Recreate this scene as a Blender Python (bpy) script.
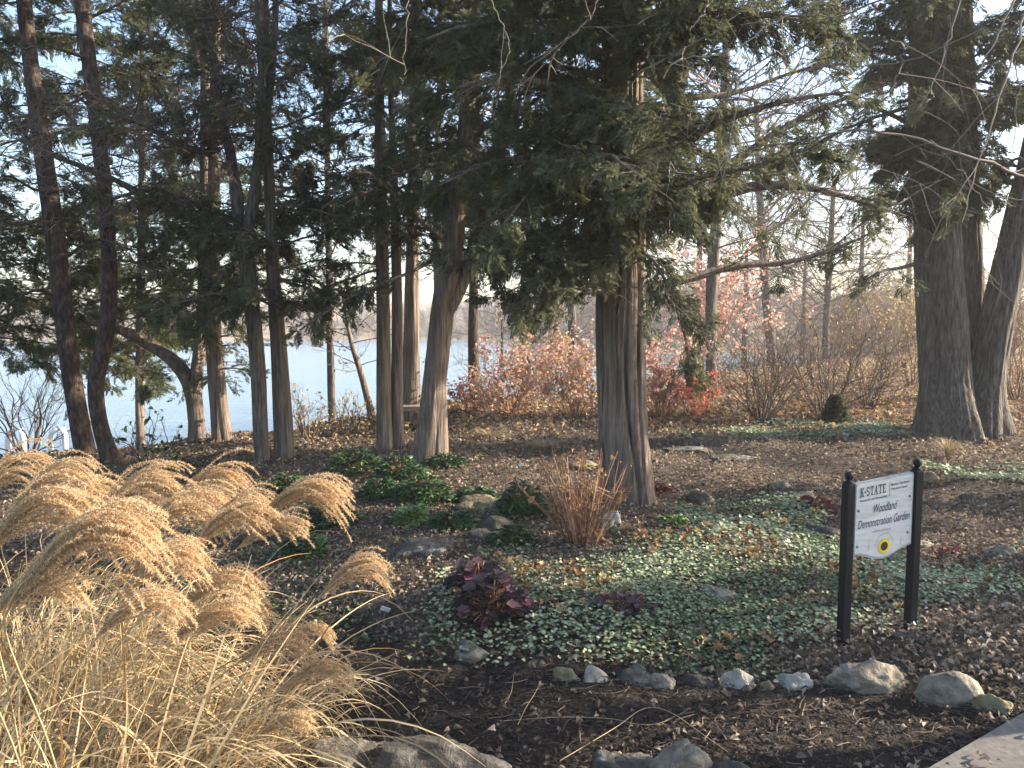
import bpy, math, random
import numpy as np
from mathutils import Vector, noise as mnoise

R = math.radians
sc = bpy.context.scene
COL = sc.collection
for o in list(bpy.data.objects):
    bpy.data.objects.remove(o)

# ------------------------------------------------------------------ camera, sky, sun, exposure
F_PX, PITCH, CAM_Z = 773.0, math.atan(64 / 773), 1.6
cam_d = bpy.data.cameras.new('camera')
cam_d.sensor_width = 36.0
cam_d.lens = 36.0 * F_PX / 1024
cam_d.clip_start, cam_d.clip_end = 0.05, 2000
cam = bpy.data.objects.new('camera', cam_d)
COL.objects.link(cam)
cam.location = (0, 0, CAM_Z)
cam.rotation_euler = (math.pi / 2 - PITCH, 0, 0)
sc.camera = cam

SUN_AZ, SUN_EL = R(78), R(20)            # azimuth measured from +Y towards +X
world = bpy.data.worlds.new('World')
sc.world = world
world.use_nodes = True
wn = world.node_tree
sky = wn.nodes.new('ShaderNodeTexSky')
sky.sky_type = 'NISHITA'
sky.sun_disc = False
sky.sun_elevation, sky.sun_rotation = SUN_EL, SUN_AZ
sky.air_density, sky.dust_density, sky.ozone_density = 1.0, 1.6, 1.5
bg = wn.nodes['Background']
bg.inputs['Strength'].default_value = 0.12
hsv = wn.nodes.new('ShaderNodeHueSaturation')          # thin high haze: a paler sky
hsv.inputs['Saturation'].default_value = 1.0
wn.links.new(sky.outputs[0], hsv.inputs['Color'])
wn.links.new(hsv.outputs[0], bg.inputs['Color'])
sun_d = bpy.data.lights.new('sun', 'SUN')
sun_d.energy, sun_d.angle, sun_d.color = 5.0, R(0.5), (1.0, 0.86, 0.68)
sun = bpy.data.objects.new('sun', sun_d)
COL.objects.link(sun)
sv = Vector((math.sin(SUN_AZ) * math.cos(SUN_EL), math.cos(SUN_AZ) * math.cos(SUN_EL), math.sin(SUN_EL)))
sun.rotation_euler = (-sv).to_track_quat('-Z', 'Y').to_euler()
vs = sc.view_settings
vs.view_transform, vs.look, vs.gamma, vs.use_curve_mapping = 'Standard', 'None', 1.0, False
vs.exposure = 2.0
sc.cycles.max_bounces = 8
sc.cycles.diffuse_bounces = 5
sc.cycles.transparent_max_bounces = 4

# ------------------------------------------------------------------ placing: a pixel of the view to a point in the place
CP, SP = math.cos(PITCH), math.sin(PITCH)
def ray(px, py):
    a, b = (px - 512) / F_PX, -(py - 384) / F_PX
    return np.array([a, CP + b * SP, -SP + b * CP])
def P(px, py, Y):
    d = ray(px, py)
    return np.array([0, 0, CAM_Z]) + d * (Y / d[1])
def sstep(a, b, x):
    t = np.clip((x - a) / (b - a), 0, 1)
    return t * t * (3 - 2 * t)
RU = [-1.0, -.53, -.30, -.18, -.08, .11, .25, .37, .45, .52, .70, 1.0]
RY = [7.5, 8.7, 10.3, 12.1, 13.7, 16, 21, 25, 38, 60, 80, 80]
LAKE_Z = -2.6
def bed_edge(x):                                   # y of the bed's front edge
    return np.interp(x, [-3, -.9, -.35, .4, 1.0, 1.6, 2.2, 3.0], [5.2, 4.2, 3.62, 3.5, 3.42, 3.40, 3.30, 3.0])
def shore_y(x):                                    # where the far shore rises out of the lake; a cove on the right is nearer
    return 140 + 8 * np.sin(x * .031) - 62 * sstep(3, 17, x)
def H(x, y):
    x, y = np.asarray(x, float), np.asarray(y, float)
    u = np.clip(x / np.maximum(y, .5), -1, 1)
    d = np.maximum(0, y - np.interp(u, RU, RY))
    near = -0.32 * d * sstep(0, 3, d)
    near = near + .035 * np.sin(1.3 * x + .7) * np.cos(1.1 * y + .4) + .02 * np.sin(3.1 * x + 1.9 * y) + .012 * np.sin(6.3 * x - 4.1 * y + 1)
    near = near + .07 * sstep(0, .25, y - bed_edge(x)) * sstep(-2.2, -1, x)
    near = near + 1.6 * sstep(16, 40, x) * sstep(25, 60, y)
    far = -6 + .09 * np.maximum(0, y - shore_y(x) + 20) * (1 + .2 * np.sin(x * .05))
    far = np.minimum(far, 8 + 3 * np.sin(x * .02 + 1))
    return np.maximum(np.maximum(near, -5.0), far)
def G(px, py):                                     # where the view's pixel meets the ground
    d = ray(px, py); d = d / d[1]
    Y = np.arange(1.5, 140, .01)
    z = CAM_Z + d[2] * Y
    k = np.argmax(z <= H(d[0] * Y, Y))
    return np.array([d[0] * Y[k], Y[k], float(H(d[0] * Y[k], Y[k]))])
def gz(x, y):
    return float(H(x, y))

# ------------------------------------------------------------------ mesh building
def nrm(v):
    return v / np.maximum(np.linalg.norm(v, axis=-1, keepdims=True), 1e-9)
class MB:
    def __init__(s):
        s.v, s.f, s.r, s.n, s.m = [], [], [], 0, []
    def add(s, v, f, r=0.5, mi=0):
        v = np.asarray(v, float).reshape(-1, 3); f = np.asarray(f, int)
        s.v.append(v); s.f.append(f + s.n)
        s.r.append(np.broadcast_to(np.asarray(r, float), (len(v),)) if np.ndim(r) == 0 else np.asarray(r, float).ravel())
        s.m.append(np.full(len(f), mi)); s.n += len(v)
        return s
    def tubes(s, pts, rad, S=5, r=0.5, mi=0):      # pts N,K,3  rad N,K
        pts = np.asarray(pts, float); rad = np.asarray(rad, float)
        if pts.ndim == 2: pts, rad = pts[None], rad[None]
        N, K, _ = pts.shape
        if N == 0: return s
        t = nrm(np.gradient(pts, axis=1))
        ref = np.where(np.abs(t[:, :1, 2:3]) > .8, np.array([1., 0, 0]), np.array([0, 0, 1.]))
        a = nrm(np.cross(np.broadcast_to(ref, t.shape), t)); b = np.cross(t, a)
        th = np.linspace(0, 2 * np.pi, S, endpoint=False)
        ring = pts[:, :, None] + rad[:, :, None, None] * (np.cos(th)[None, None, :, None] * a[:, :, None] + np.sin(th)[None, None, :, None] * b[:, :, None])
        k, q = np.meshgrid(np.arange(K - 1), np.arange(S), indexing='ij')
        f = np.stack([k * S + q, k * S + (q + 1) % S, (k + 1) * S + (q + 1) % S, (k + 1) * S + q], -1).reshape(-1, 4)
        f = (f[None] + (np.arange(N) * K * S)[:, None, None]).reshape(-1, 4)
        rr = np.repeat(np.broadcast_to(np.asarray(r, float).reshape(-1), (N,)) if np.size(r) in (1, N) else r, K * S)
        return s.add(ring.reshape(-1, 3), f, rr, mi)
    def ribbons(s, pts, wid, side, r=0.5, mi=0):   # pts N,K,3  wid N,K  side N,3 or N,K,3
        N, K, _ = pts.shape
        side = np.asarray(side, float)
        if side.ndim == 2: side = np.broadcast_to(side[:, None], pts.shape)
        v = np.stack([pts - side * wid[..., None] / 2, pts + side * wid[..., None] / 2], 2)
        k = np.arange(K - 1)
        f = np.stack([k * 2, k * 2 + 1, k * 2 + 3, k * 2 + 2], -1)
        f = (f[None] + (np.arange(N) * K * 2)[:, None, None]).reshape(-1, 4)
        return s.add(v.reshape(-1, 3), f, np.repeat(np.broadcast_to(np.asarray(r, float).reshape(-1), (N,)), K * 2), mi)
    def stamp(s, tv, tf, pos, fwd, up, size, r=0.5, mi=0, tr=None):   # template copied to many frames
        N = len(pos)
        if N == 0: return s
        x = nrm(fwd); y = nrm(np.cross(up, x)); z = np.cross(x, y)
        size = np.broadcast_to(np.asarray(size, float), (N,))
        v = pos[:, None] + size[:, None, None] * (tv[None, :, 0:1] * x[:, None] + tv[None, :, 1:2] * y[:, None] + tv[None, :, 2:3] * z[:, None])
        f = (tf[None] + (np.arange(N) * len(tv))[:, None, None]).reshape(-1, tf.shape[1])
        rr = np.repeat(np.broadcast_to(np.asarray(r, float), (N,)), len(tv))
        if tr is not None: rr = np.clip(rr + np.tile(tr, N), 0, 1)
        return s.add(v.reshape(-1, 3), f, rr, mi)
    def box(s, c, size, rot=None, r=.5, mi=0, bev=0):
        h = np.asarray(size, float) / 2
        v = np.array([[a, b, d] for a in (-1, 1) for b in (-1, 1) for d in (-1, 1)]) * h
        if rot is not None: v = v @ np.asarray(rot).T
        f = [[0, 1, 3, 2], [4, 6, 7, 5], [0, 4, 5, 1], [2, 3, 7, 6], [0, 2, 6, 4], [1, 5, 7, 3]]
        return s.add(v + np.asarray(c), f, r, mi)
    def build(s, name, mat, parent=None, smooth=True, origin=None):
        me = bpy.data.meshes.new(name)
        v = np.concatenate(s.v)
        if origin is not None: v = v - np.asarray(origin)
        me.vertices.add(len(v)); me.vertices.foreach_set('co', v.ravel())
        cnt = np.concatenate([np.full(len(f), f.shape[1]) for f in s.f])
        li = np.concatenate([f.ravel() for f in s.f])
        me.loops.add(len(li)); me.loops.foreach_set('vertex_index', li)
        me.polygons.add(len(cnt))
        me.polygons.foreach_set('loop_start', np.concatenate([[0], np.cumsum(cnt)[:-1]]).astype(int))
        me.polygons.foreach_set('loop_total', cnt)
        me.polygons.foreach_set('use_smooth', np.full(len(cnt), smooth))
        me.polygons.foreach_set('material_index', np.concatenate(s.m))
        at = me.attributes.new('rnd', 'FLOAT', 'POINT'); at.data.foreach_set('value', np.concatenate(s.r))
        for m in (mat if isinstance(mat, (list, tuple)) else [mat]): me.materials.append(m)
        me.update(); me.validate()
        o = bpy.data.objects.new(name, me); COL.objects.link(o)
        if origin is not None: o.location = origin
        if parent is not None:
            o.parent = parent
            o.location = (0, 0, 0)
            if origin is None:                     # world coordinates given: shift the mesh into the parent's frame
                me.transform(__import__('mathutils').Matrix.Translation(-parent.location))
        return o
def tag(o, label, cat, group=None, kind=None):
    if label: o['label'] = label
    if cat: o['category'] = cat
    if group: o['group'] = group
    if kind: o['kind'] = kind
    return o
def empty(name, loc, label, cat, group=None):
    o = bpy.data.objects.new(name, None); COL.objects.link(o)
    o.location = Vector([float(q) for q in loc]); o.empty_display_size = .1
    return tag(o, label, cat, group)
def struct(o):
    o['kind'] = 'structure'; return o
def rs(seed): return np.random.default_rng(seed)
def catmull(p, n):                                 # resample a polyline (any columns) smoothly
    p = np.asarray(p, float)
    q = np.vstack([2 * p[0] - p[1], p, 2 * p[-1] - p[-2]])
    L = np.concatenate([[0], np.cumsum(np.linalg.norm(np.diff(p[:, :3], axis=0), axis=1))]); L /= L[-1]
    out = []
    for t in np.linspace(0, 1, n):
        i = min(int(np.searchsorted(L, t, side='right')) - 1, len(p) - 2)
        u = (t - L[i]) / max(L[i + 1] - L[i], 1e-9)
        a, b, c, d = q[i], q[i + 1], q[i + 2], q[i + 3]
        out.append(.5 * (2 * b + (c - a) * u + (2 * a - 5 * b + 4 * c - d) * u * u + (3 * b - a - 3 * c + d) * u ** 3))
    return np.array(out)

# ------------------------------------------------------------------ materials
def mat(name, cols, rough=.85, noise_scale=None, attr=True, bump=None, transl=0, spec=.25, stretch=(1, 1, 1), mixn=.5, detail=6, blotch=None):
    """cols: list of (pos, (r,g,b)); the ramp is driven by the rnd attribute and / or a noise."""
    m = bpy.data.materials.new(name); m.use_nodes = True
    nt = m.node_tree; N = nt.nodes; L = nt.links
    bs = N['Principled BSDF']; bs.inputs['Roughness'].default_value = rough
    bs.inputs['Specular IOR Level'].default_value = spec
    ramp = N.new('ShaderNodeValToRGB'); el = ramp.color_ramp.elements
    while len(el) < len(cols): el.new(.5)
    for e, (p, c) in zip(el, cols): e.position = p; e.color = (*c, 1)
    tc = N.new('ShaderNodeTexCoord'); mp = N.new('ShaderNodeMapping'); mp.inputs['Scale'].default_value = stretch
    L.new(tc.outputs['Object'], mp.inputs['Vector'])
    fac = None
    if attr:
        a = N.new('ShaderNodeAttribute'); a.attribute_name = 'rnd'; fac = a.outputs['Fac']
    if noise_scale:
        n = N.new('ShaderNodeTexNoise'); n.inputs['Scale'].default_value = noise_scale; n.inputs['Detail'].default_value = detail
        n.inputs['Roughness'].default_value = .62
        L.new(mp.outputs[0], n.inputs['Vector'])
        mr = N.new('ShaderNodeMapRange'); mr.inputs[1].default_value = .28; mr.inputs[2].default_value = .72
        L.new(n.outputs['Fac'], mr.inputs[0])
        if fac is None: fac = mr.outputs[0]
        else:
            mx = N.new('ShaderNodeMix'); mx.inputs[0].default_value = mixn
            L.new(fac, mx.inputs[2]); L.new(mr.outputs[0], mx.inputs[3]); fac = mx.outputs[0]
        if bump:
            b = N.new('ShaderNodeBump'); b.inputs['Strength'].default_value = bump[0]; b.inputs['Distance'].default_value = bump[1]
            L.new(n.outputs['Fac'], b.inputs['Height']); L.new(b.outputs[0], bs.inputs['Normal'])
    L.new(fac, ramp.inputs[0])
    col = ramp.outputs[0]
    if blotch:                                     # large patches of another colour: lichen, moss, stains
        n2 = N.new('ShaderNodeTexNoise'); n2.inputs['Scale'].default_value = blotch[0]; n2.inputs['Detail'].default_value = 5
        L.new(tc.outputs['Object'], n2.inputs['Vector'])
        m2 = N.new('ShaderNodeMapRange'); m2.inputs[1].default_value = blotch[2]; m2.inputs[2].default_value = blotch[2] + .1
        L.new(n2.outputs['Fac'], m2.inputs[0])
        mx2 = N.new('ShaderNodeMix'); mx2.data_type = 'RGBA'; mx2.inputs[7].default_value = (*blotch[1], 1)
        sc_ = N.new('ShaderNodeMath'); sc_.operation = 'MULTIPLY'; sc_.inputs[1].default_value = .75
        L.new(m2.outputs[0], sc_.inputs[0]); L.new(sc_.outputs[0], mx2.inputs[0]); L.new(col, mx2.inputs[6]); col = mx2.outputs[2]
    L.new(col, bs.inputs['Base Color'])
    if transl:
        tr = N.new('ShaderNodeBsdfTranslucent'); L.new(col, tr.inputs[0])
        ms = N.new('ShaderNodeMixShader'); ms.inputs[0].default_value = transl
        L.new(bs.outputs[0], ms.inputs[1]); L.new(tr.outputs[0], ms.inputs[2]); L.new(ms.outputs[0], N['Material Output'].inputs[0])
    return m
M = {}
M['bark_cedar'] = mat('bark_cedar', [(0, (.05, .038, .031)), (.45, (.155, .12, .097)), (1, (.30, .245, .205))], .95, 1.0, False, (1, .05), stretch=(34, 34, 2.2), detail=9)
M['bark_pine'] = mat('bark_pine', [(0, (.016, .012, .01)), (.5, (.055, .039, .032)), (1, (.15, .10, .075))], .95, 1.0, False, (1, .03), stretch=(26, 26, 9), detail=9)
M['bark_grey'] = mat('bark_grey', [(0, (.034, .029, .026)), (.45, (.105, .09, .078)), (1, (.23, .205, .18))], .95, 1.0, False, (1, .05), stretch=(40, 40, 4.5), detail=9)
M['twig'] = mat('twig', [(0, (.06, .045, .038)), (1, (.20, .15, .12))], .9)
M['twig_pale'] = mat('twig_pale', [(0, (.10, .082, .07)), (1, (.26, .225, .19))], .85)
M['cedar'] = mat('cedar', [(0, (.046, .056, .035)), (.45, (.094, .106, .060)), (.8, (.138, .148, .076)), (1, (.18, .17, .088))], .7, transl=.42)
M['cedar_sunlit'] = mat('cedar_sunlit', [(0, (.05, .062, .034)), (.45, (.11, .125, .06)), (.8, (.16, .17, .075)), (1, (.21, .20, .095))], .7, transl=.45)  # cedar greens lightened and warmed: sunlight on the crowns put into the leaf colour
M['plume'] = mat('plume', [(0, (.46, .33, .185)), (.5, (.66, .49, .30)), (1, (.78, .64, .44))], .8, transl=.52)
M['straw'] = mat('straw', [(0, (.12, .085, .045)), (.35, (.31, .235, .125)), (.8, (.50, .40, .24)), (1, (.46, .24, .10))], .6, transl=.25, spec=.4)
M['litter'] = mat('litter', [(0, (.05, .04, .03)), (.35, (.16, .122, .09)), (.72, (.34, .262, .19)), (.92, (.48, .39, .29)), (1, (.55, .51, .45))], .8, transl=.25)
M['litter_gold'] = mat('litter_gold', [(0, (.14, .08, .04)), (.5, (.36, .22, .11)), (1, (.56, .40, .22))], .85, transl=.2)
M['mulch'] = mat('mulch', [(0, (.012, .01, .009)), (.6, (.05, .038, .03)), (.9, (.13, .10, .08)), (1, (.30, .26, .22))], .9)
M['lamium'] = mat('lamium', [(0, (.04, .066, .026)), (.3, (.09, .13, .054)), (.62, (.21, .25, .148)), (.88, (.36, .395, .275)), (1, (.44, .45, .20))], .6, transl=.2)
M['hellebore'] = mat('hellebore', [(0, (.012, .03, .012)), (.5, (.03, .065, .022)), (.85, (.08, .14, .04)), (1, (.20, .28, .10))], .45, transl=.15, spec=.5)
M['hellebore_pale'] = mat('hellebore_pale', [(0, (.05, .10, .03)), (.5, (.14, .22, .07)), (1, (.36, .44, .17))], .5, transl=.2)
M['heuchera'] = mat('heuchera', [(0, (.028, .018, .02)), (.6, (.07, .042, .046)), (.9, (.11, .06, .07)), (1, (.30, .07, .13))], .5, transl=.15, spec=.45)
M['heuchera_red'] = mat('heuchera_red', [(0, (.06, .014, .016)), (.7, (.17, .03, .03)), (1, (.38, .06, .04))], .55, transl=.2)
M['redleaf'] = mat('redleaf', [(0, (.40, .18, .16)), (.35, (.49, .28, .25)), (.7, (.53, .38, .32)), (1, (.55, .46, .35))], .7, transl=.4)
M['scarlet'] = mat('scarlet', [(0, (.50, .10, .07)), (.6, (.66, .24, .15)), (1, (.66, .42, .28))], .7, transl=.4)
M['goldleaf'] = mat('goldleaf', [(0, (.28, .17, .09)), (.5, (.46, .34, .17)), (.85, (.42, .37, .19)), (1, (.27, .30, .14))], .7, transl=.4)
M['redstem'] = mat('redstem', [(0, (.12, .055, .035)), (.6, (.30, .15, .09)), (1, (.48, .33, .20))], .75)
M['rock'] = mat('rock', [(0, (.07, .06, .047)), (.5, (.24, .21, .165)), (1, (.45, .40, .32))], .9, 9, False, (1, .06), detail=10, blotch=(9, (.12, .12, .07), .56))
M['rock_dark'] = mat('rock_dark', [(0, (.028, .025, .022)), (.5, (.085, .077, .066)), (1, (.20, .185, .16))], .92, 9, False, (1, .06), detail=10, blotch=(12, (.30, .29, .26), .58))
M['rock_pale'] = mat('rock_pale', [(0, (.14, .125, .10)), (.5, (.32, .295, .25)), (1, (.50, .47, .41))], .9, 9, False, (1, .05), detail=9)
M['rock_moss'] = mat('rock_moss', [(0, (.07, .062, .036)), (.5, (.21, .185, .105)), (1, (.36, .325, .21))], .9, 9, False, (1, .05), detail=9)
M['sandstone'] = mat('sandstone', [(0, (.08, .06, .035)), (.5, (.21, .165, .10)), (1, (.36, .29, .19))], .9, 9, False, (1, .05), detail=9, blotch=(7, (.10, .13, .05), .55))
M['black_paint'] = mat('black_paint', [(0, (.003, .004, .007)), (1, (.007, .009, .014))], .55, 30, False, spec=.22)
M['sign_white'] = mat('sign_white', [(0, (.44, .44, .43)), (.5, (.56, .56, .55)), (1, (.62, .62, .61))], .45, 9, False, stretch=(1, 1, 6), spec=.4)
M['sign_edge'] = mat('sign_edge', [(0, (.30, .30, .29)), (1, (.44, .44, .42))], .5, 20, False)
M['ink'] = mat('ink', [(0, (.035, .03, .045)), (1, (.05, .045, .06))], .6, 20, False)
M['ink_grey'] = mat('ink_grey', [(0, (.28, .28, .28)), (1, (.36, .35, .34))], .6, 20, False)
M['ink_purple'] = mat('ink_purple', [(0, (.075, .055, .10)), (1, (.095, .075, .12))], .6, 20, False)
M['yellow'] = mat('yellow', [(0, (.70, .50, .03)), (1, (.80, .62, .08))], .6, 40, False)
M['seedhead'] = mat('seedhead', [(0, (.03, .018, .012)), (1, (.07, .04, .02))], .7, 60, False)
M['bolt'] = mat('bolt', [(0, (.10, .10, .11)), (1, (.22, .22, .23))], .4, 60, False)
M['tag_white'] = mat('tag_white', [(0, (.66, .70, .78)), (1, (.80, .82, .86))], .5, 30, False)
M['white_metal'] = mat('white_metal', [(0, (.70, .70, .68)), (1, (.82, .82, .80))], .45, 12, False)
M['wood_grey'] = mat('wood_grey', [(0, (.14, .11, .085)), (1, (.32, .26, .20))], .85, 1, False, (.6, .01), stretch=(5, 30, 30))
M['brick'] = mat('brick', [(0, (.17, .085, .065)), (1, (.28, .15, .115))], .9, 14, False)
M['roofing'] = mat('roofing', [(0, (.06, .055, .05)), (1, (.12, .11, .10))], .9, 14, False)
M['glass_dark'] = mat('glass_dark', [(0, (.03, .04, .06)), (1, (.05, .06, .09))], .1, 3, False, spec=.6)
M['far_twig'] = mat('far_twig', [(0, (.17, .14, .125)), (.6, (.27, .225, .185)), (1, (.38, .31, .22))], .95)
M['thicket'] = mat('thicket', [(0, (.12, .08, .06)), (.6, (.28, .19, .14)), (1, (.42, .31, .20))], .9, transl=.2)
M['concrete'] = mat('concrete', [(0, (.085, .078, .07)), (.5, (.125, .116, .106)), (1, (.17, .158, .146))], .9, 40, False, (.35, .004), detail=10, blotch=(2.2, (.085, .079, .072), .56))

# water
wm = bpy.data.materials.new('lake_water'); wm.use_nodes = True
nt = wm.node_tree; b_ = nt.nodes['Principled BSDF']
b_.inputs['Base Color'].default_value = (.16, .24, .31, 1); b_.inputs['Roughness'].default_value = .2; b_.inputs['IOR'].default_value = 1.33
tc = nt.nodes.new('ShaderNodeTexCoord'); mp = nt.nodes.new('ShaderNodeMapping'); mp.inputs['Scale'].default_value = (.9, 2.6, 1)
nz = nt.nodes.new('ShaderNodeTexNoise'); nz.inputs['Scale'].default_value = 1.1; nz.inputs['Detail'].default_value = 5
bp = nt.nodes.new('ShaderNodeBump'); bp.inputs['Strength'].default_value = .7; bp.inputs['Distance'].default_value = .12
nt.links.new(tc.outputs['Object'], mp.inputs[0]); nt.links.new(mp.outputs[0], nz.inputs['Vector']); nt.links.new(nz.outputs['Fac'], bp.inputs['Height']); nt.links.new(bp.outputs[0], b_.inputs['Normal'])

# soil: three soils told apart by an attribute (0 leaf-strewn loam, 1 dark mulch of the path)
gm = bpy.data.materials.new('soil'); gm.use_nodes = True
nt = gm.node_tree; N = nt.nodes; L = nt.links; b_ = N['Principled BSDF']; b_.inputs['Roughness'].default_value = .95; b_.inputs['Specular IOR Level'].default_value = .15
at = N.new('ShaderNodeAttribute'); at.attribute_name = 'rnd'
tc = N.new('ShaderNodeTexCoord')
def nzn(scale, det=8):
    n = N.new('ShaderNodeTexNoise'); n.inputs['Scale'].default_value = scale; n.inputs['Detail'].default_value = det; n.inputs['Roughness'].default_value = .7
    L.new(tc.outputs['Object'], n.inputs['Vector']); return n
def rampn(cols, fac):
    r_ = N.new('ShaderNodeValToRGB'); el = r_.color_ramp.elements
    while len(el) < len(cols): el.new(.5)
    for e, (p, c) in zip(el, cols): e.position = p; e.color = (*c, 1)
    L.new(fac, r_.inputs[0]); return r_.outputs[0]
n1 = nzn(28); n2 = nzn(1.3, 4)
loam = rampn([(.3, (.045, .036, .03)), (.5, (.12, .094, .074)), (.7, (.25, .195, .15))], n1.outputs['Fac'])
mul = rampn([(.3, (.010, .009, .008)), (.5, (.028, .023, .02)), (.72, (.085, .068, .055))], n1.outputs['Fac'])
mx = N.new('ShaderNodeMix'); mx.data_type = 'RGBA'; L.new(at.outputs['Fac'], mx.inputs[0]); L.new(loam, mx.inputs[6]); L.new(mul, mx.inputs[7])
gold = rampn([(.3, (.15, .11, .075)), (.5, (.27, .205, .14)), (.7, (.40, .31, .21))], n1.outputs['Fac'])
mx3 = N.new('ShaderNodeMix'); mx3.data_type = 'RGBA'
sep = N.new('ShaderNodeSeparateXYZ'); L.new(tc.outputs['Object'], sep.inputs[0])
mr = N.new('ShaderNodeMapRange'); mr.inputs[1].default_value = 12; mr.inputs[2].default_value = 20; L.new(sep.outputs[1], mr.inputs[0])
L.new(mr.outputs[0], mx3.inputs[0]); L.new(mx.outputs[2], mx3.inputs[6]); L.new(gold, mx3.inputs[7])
L.new(mx3.outputs[2], b_.inputs['Base Color'])
bp = N.new('ShaderNodeBump'); bp.inputs['Strength'].default_value = 1; bp.inputs['Distance'].default_value = .03; L.new(n1.outputs['Fac'], bp.inputs['Height']); L.new(bp.outputs[0], b_.inputs['Normal'])

# ------------------------------------------------------------------ setting: ground, lake, concrete path
def axis(lo, hi, step, far, n):
    g = np.geomspace(step, far, n)
    return np.concatenate([lo - np.cumsum(np.diff(np.concatenate([[0], g])))[::-1], np.arange(lo, hi, step), hi + np.cumsum(np.diff(np.concatenate([[0], g])))])
def path_mask(x, y):
    front = 1 - sstep(-.12, .06, y - bed_edge(x) + .05 * np.sin(9 * x) + .03 * np.sin(23 * x))
    # trodden dirt path that winds off behind the bed
    c = np.interp(x, [0, 1.0, 2.0, 3.2, 4.6, 6.5, 9], [10.8, 10.2, 9.2, 7.9, 6.9, 6.2, 5.6])
    w = np.interp(x, [0, 2, 5], [.7, .75, .9])
    back = (1 - sstep(w * .6, w, np.abs(y - c) + .08 * np.sin(5 * x))) * sstep(.2, 1.2, x)
    return np.maximum(front, .85 * back)
gx, gy = axis(-9, 14, .1, 300, 40), axis(1, 20, .08, 300, 40)
X, Y_ = np.meshgrid(gx, gy)
rg = rs(1)
Z = H(X, Y_)
nearm = sstep(24, 14, Y_) * sstep(-12, -8, X) * sstep(18, 12, X)
Z = Z + nearm * rg.normal(0, .006, Z.shape)
nx, ny = len(gx), len(gy)
i, j = np.meshgrid(np.arange(ny - 1), np.arange(nx - 1), indexing='ij')
f = np.stack([i * nx + j, i * nx + j + 1, (i + 1) * nx + j + 1, (i + 1) * nx + j], -1).reshape(-1, 4)
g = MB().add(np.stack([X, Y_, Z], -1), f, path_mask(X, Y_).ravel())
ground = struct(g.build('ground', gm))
a, b = -306, 306
lake = struct(MB().add([[a, 5, LAKE_Z], [b, 5, LAKE_Z], [b, 300, LAKE_Z], [a, 300, LAKE_Z]], [[0, 1, 2, 3]]).build('lake_water', wm))
def PZ(px, py, z):
    d = ray(px, py); return np.array([0, 0, CAM_Z]) + d * ((z - CAM_Z) / d[2])
c0, c1 = PZ(928, 768, .085), PZ(1024, 712, .085)
e = nrm((c1 - c0)[None])[0]; nn = np.array([e[1], -e[0], 0])
m_ = MB()
q0, q1 = c0 - e * 4, c1 + e * 1.6
top = [q0, q1, q1 + nn * 3, q0 + nn * 3]
vt = []
zt = .085
for q in top: vt.append([q[0], q[1], zt])
for q in top: vt.append([q[0], q[1], zt - .3])
m_.add(vt, [[0, 3, 2, 1], [0, 1, 5, 4], [1, 2, 6, 5], [2, 3, 7, 6], [3, 0, 4, 7]])
struct(m_.build('concrete_path', M['concrete'], smooth=False))
def on_concrete(x, y):
    return (x - c0[0]) * nn[0] + (y - c0[1]) * nn[1] > -.01

# the air: thin winter haze over the lake and garden
hz = bpy.data.materials.new('haze'); hz.use_nodes = True
hn = hz.node_tree; hn.nodes.remove(hn.nodes['Principled BSDF'])
pv = hn.nodes.new('ShaderNodeVolumePrincipled'); pv.inputs['Density'].default_value = .0013; pv.inputs['Color'].default_value = (.93, .94, .96, 1); pv.inputs['Anisotropy'].default_value = .25
hn.links.new(pv.outputs[0], hn.nodes['Material Output'].inputs['Volume'])
tag(MB().box((0, 0, 9), (700, 700, 31)).build('haze', hz, smooth=False), 'thin pale winter haze over the lake and garden', 'haze', kind='stuff')

# ------------------------------------------------------------------ leaf templates (x along the leaf, unit length)
def strip_leaf(widths, arch=.15, fold=.12):
    n = len(widths); v = []
    for k, w in enumerate(widths):
        t = k / (n - 1); z = arch * (math.sin(math.pi * t * .8)) - .12 * t * t
        v += [[t, -w / 2, z + fold * w], [t, 0, z], [t, w / 2, z + fold * w]]
    f = []
    for k in range(n - 1):
        for q in range(2): f.append([k * 3 + q, k * 3 + q + 1, k * 3 + q + 4, k * 3 + q + 3])
    return np.array(v, float), np.array(f)
LANCE = strip_leaf([.03, .24, .27, .16, .01])
OVAL = strip_leaf([.1, .55, .62, .45, .04], .12, .18)
CURL = strip_leaf([.1, .5, .6, .4, .05], .35, .45)
def lobed(n=7, depth=.28, cup=.12):
    v = [[.5, 0, -cup * .3]]; m = n * 2
    for k in range(m):
        a = 2 * math.pi * (k + .5) / m; r_ = .5 * (1 if k % 2 else 1 - depth)
        v.append([.5 + r_ * math.cos(a), r_ * math.sin(a), cup * (1 if k % 2 else .5) * .6])
    return np.array(v, float), np.array([[0, 1 + k, 1 + (k + 1) % m] for k in range(m)])
LOBED = lobed()
OAK = (lambda t: (t[0] * [1, .62, 1.6], t[1]))(lobed(7, .45, .3))
def rand_dirs(r, n, zlo=-1, zhi=1):
    a = r.uniform(0, 2 * np.pi, n); z = r.uniform(zlo, zhi, n); q = np.sqrt(np.maximum(0, 1 - z * z))
    return np.stack([q * np.cos(a), q * np.sin(a), z], -1)

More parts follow.
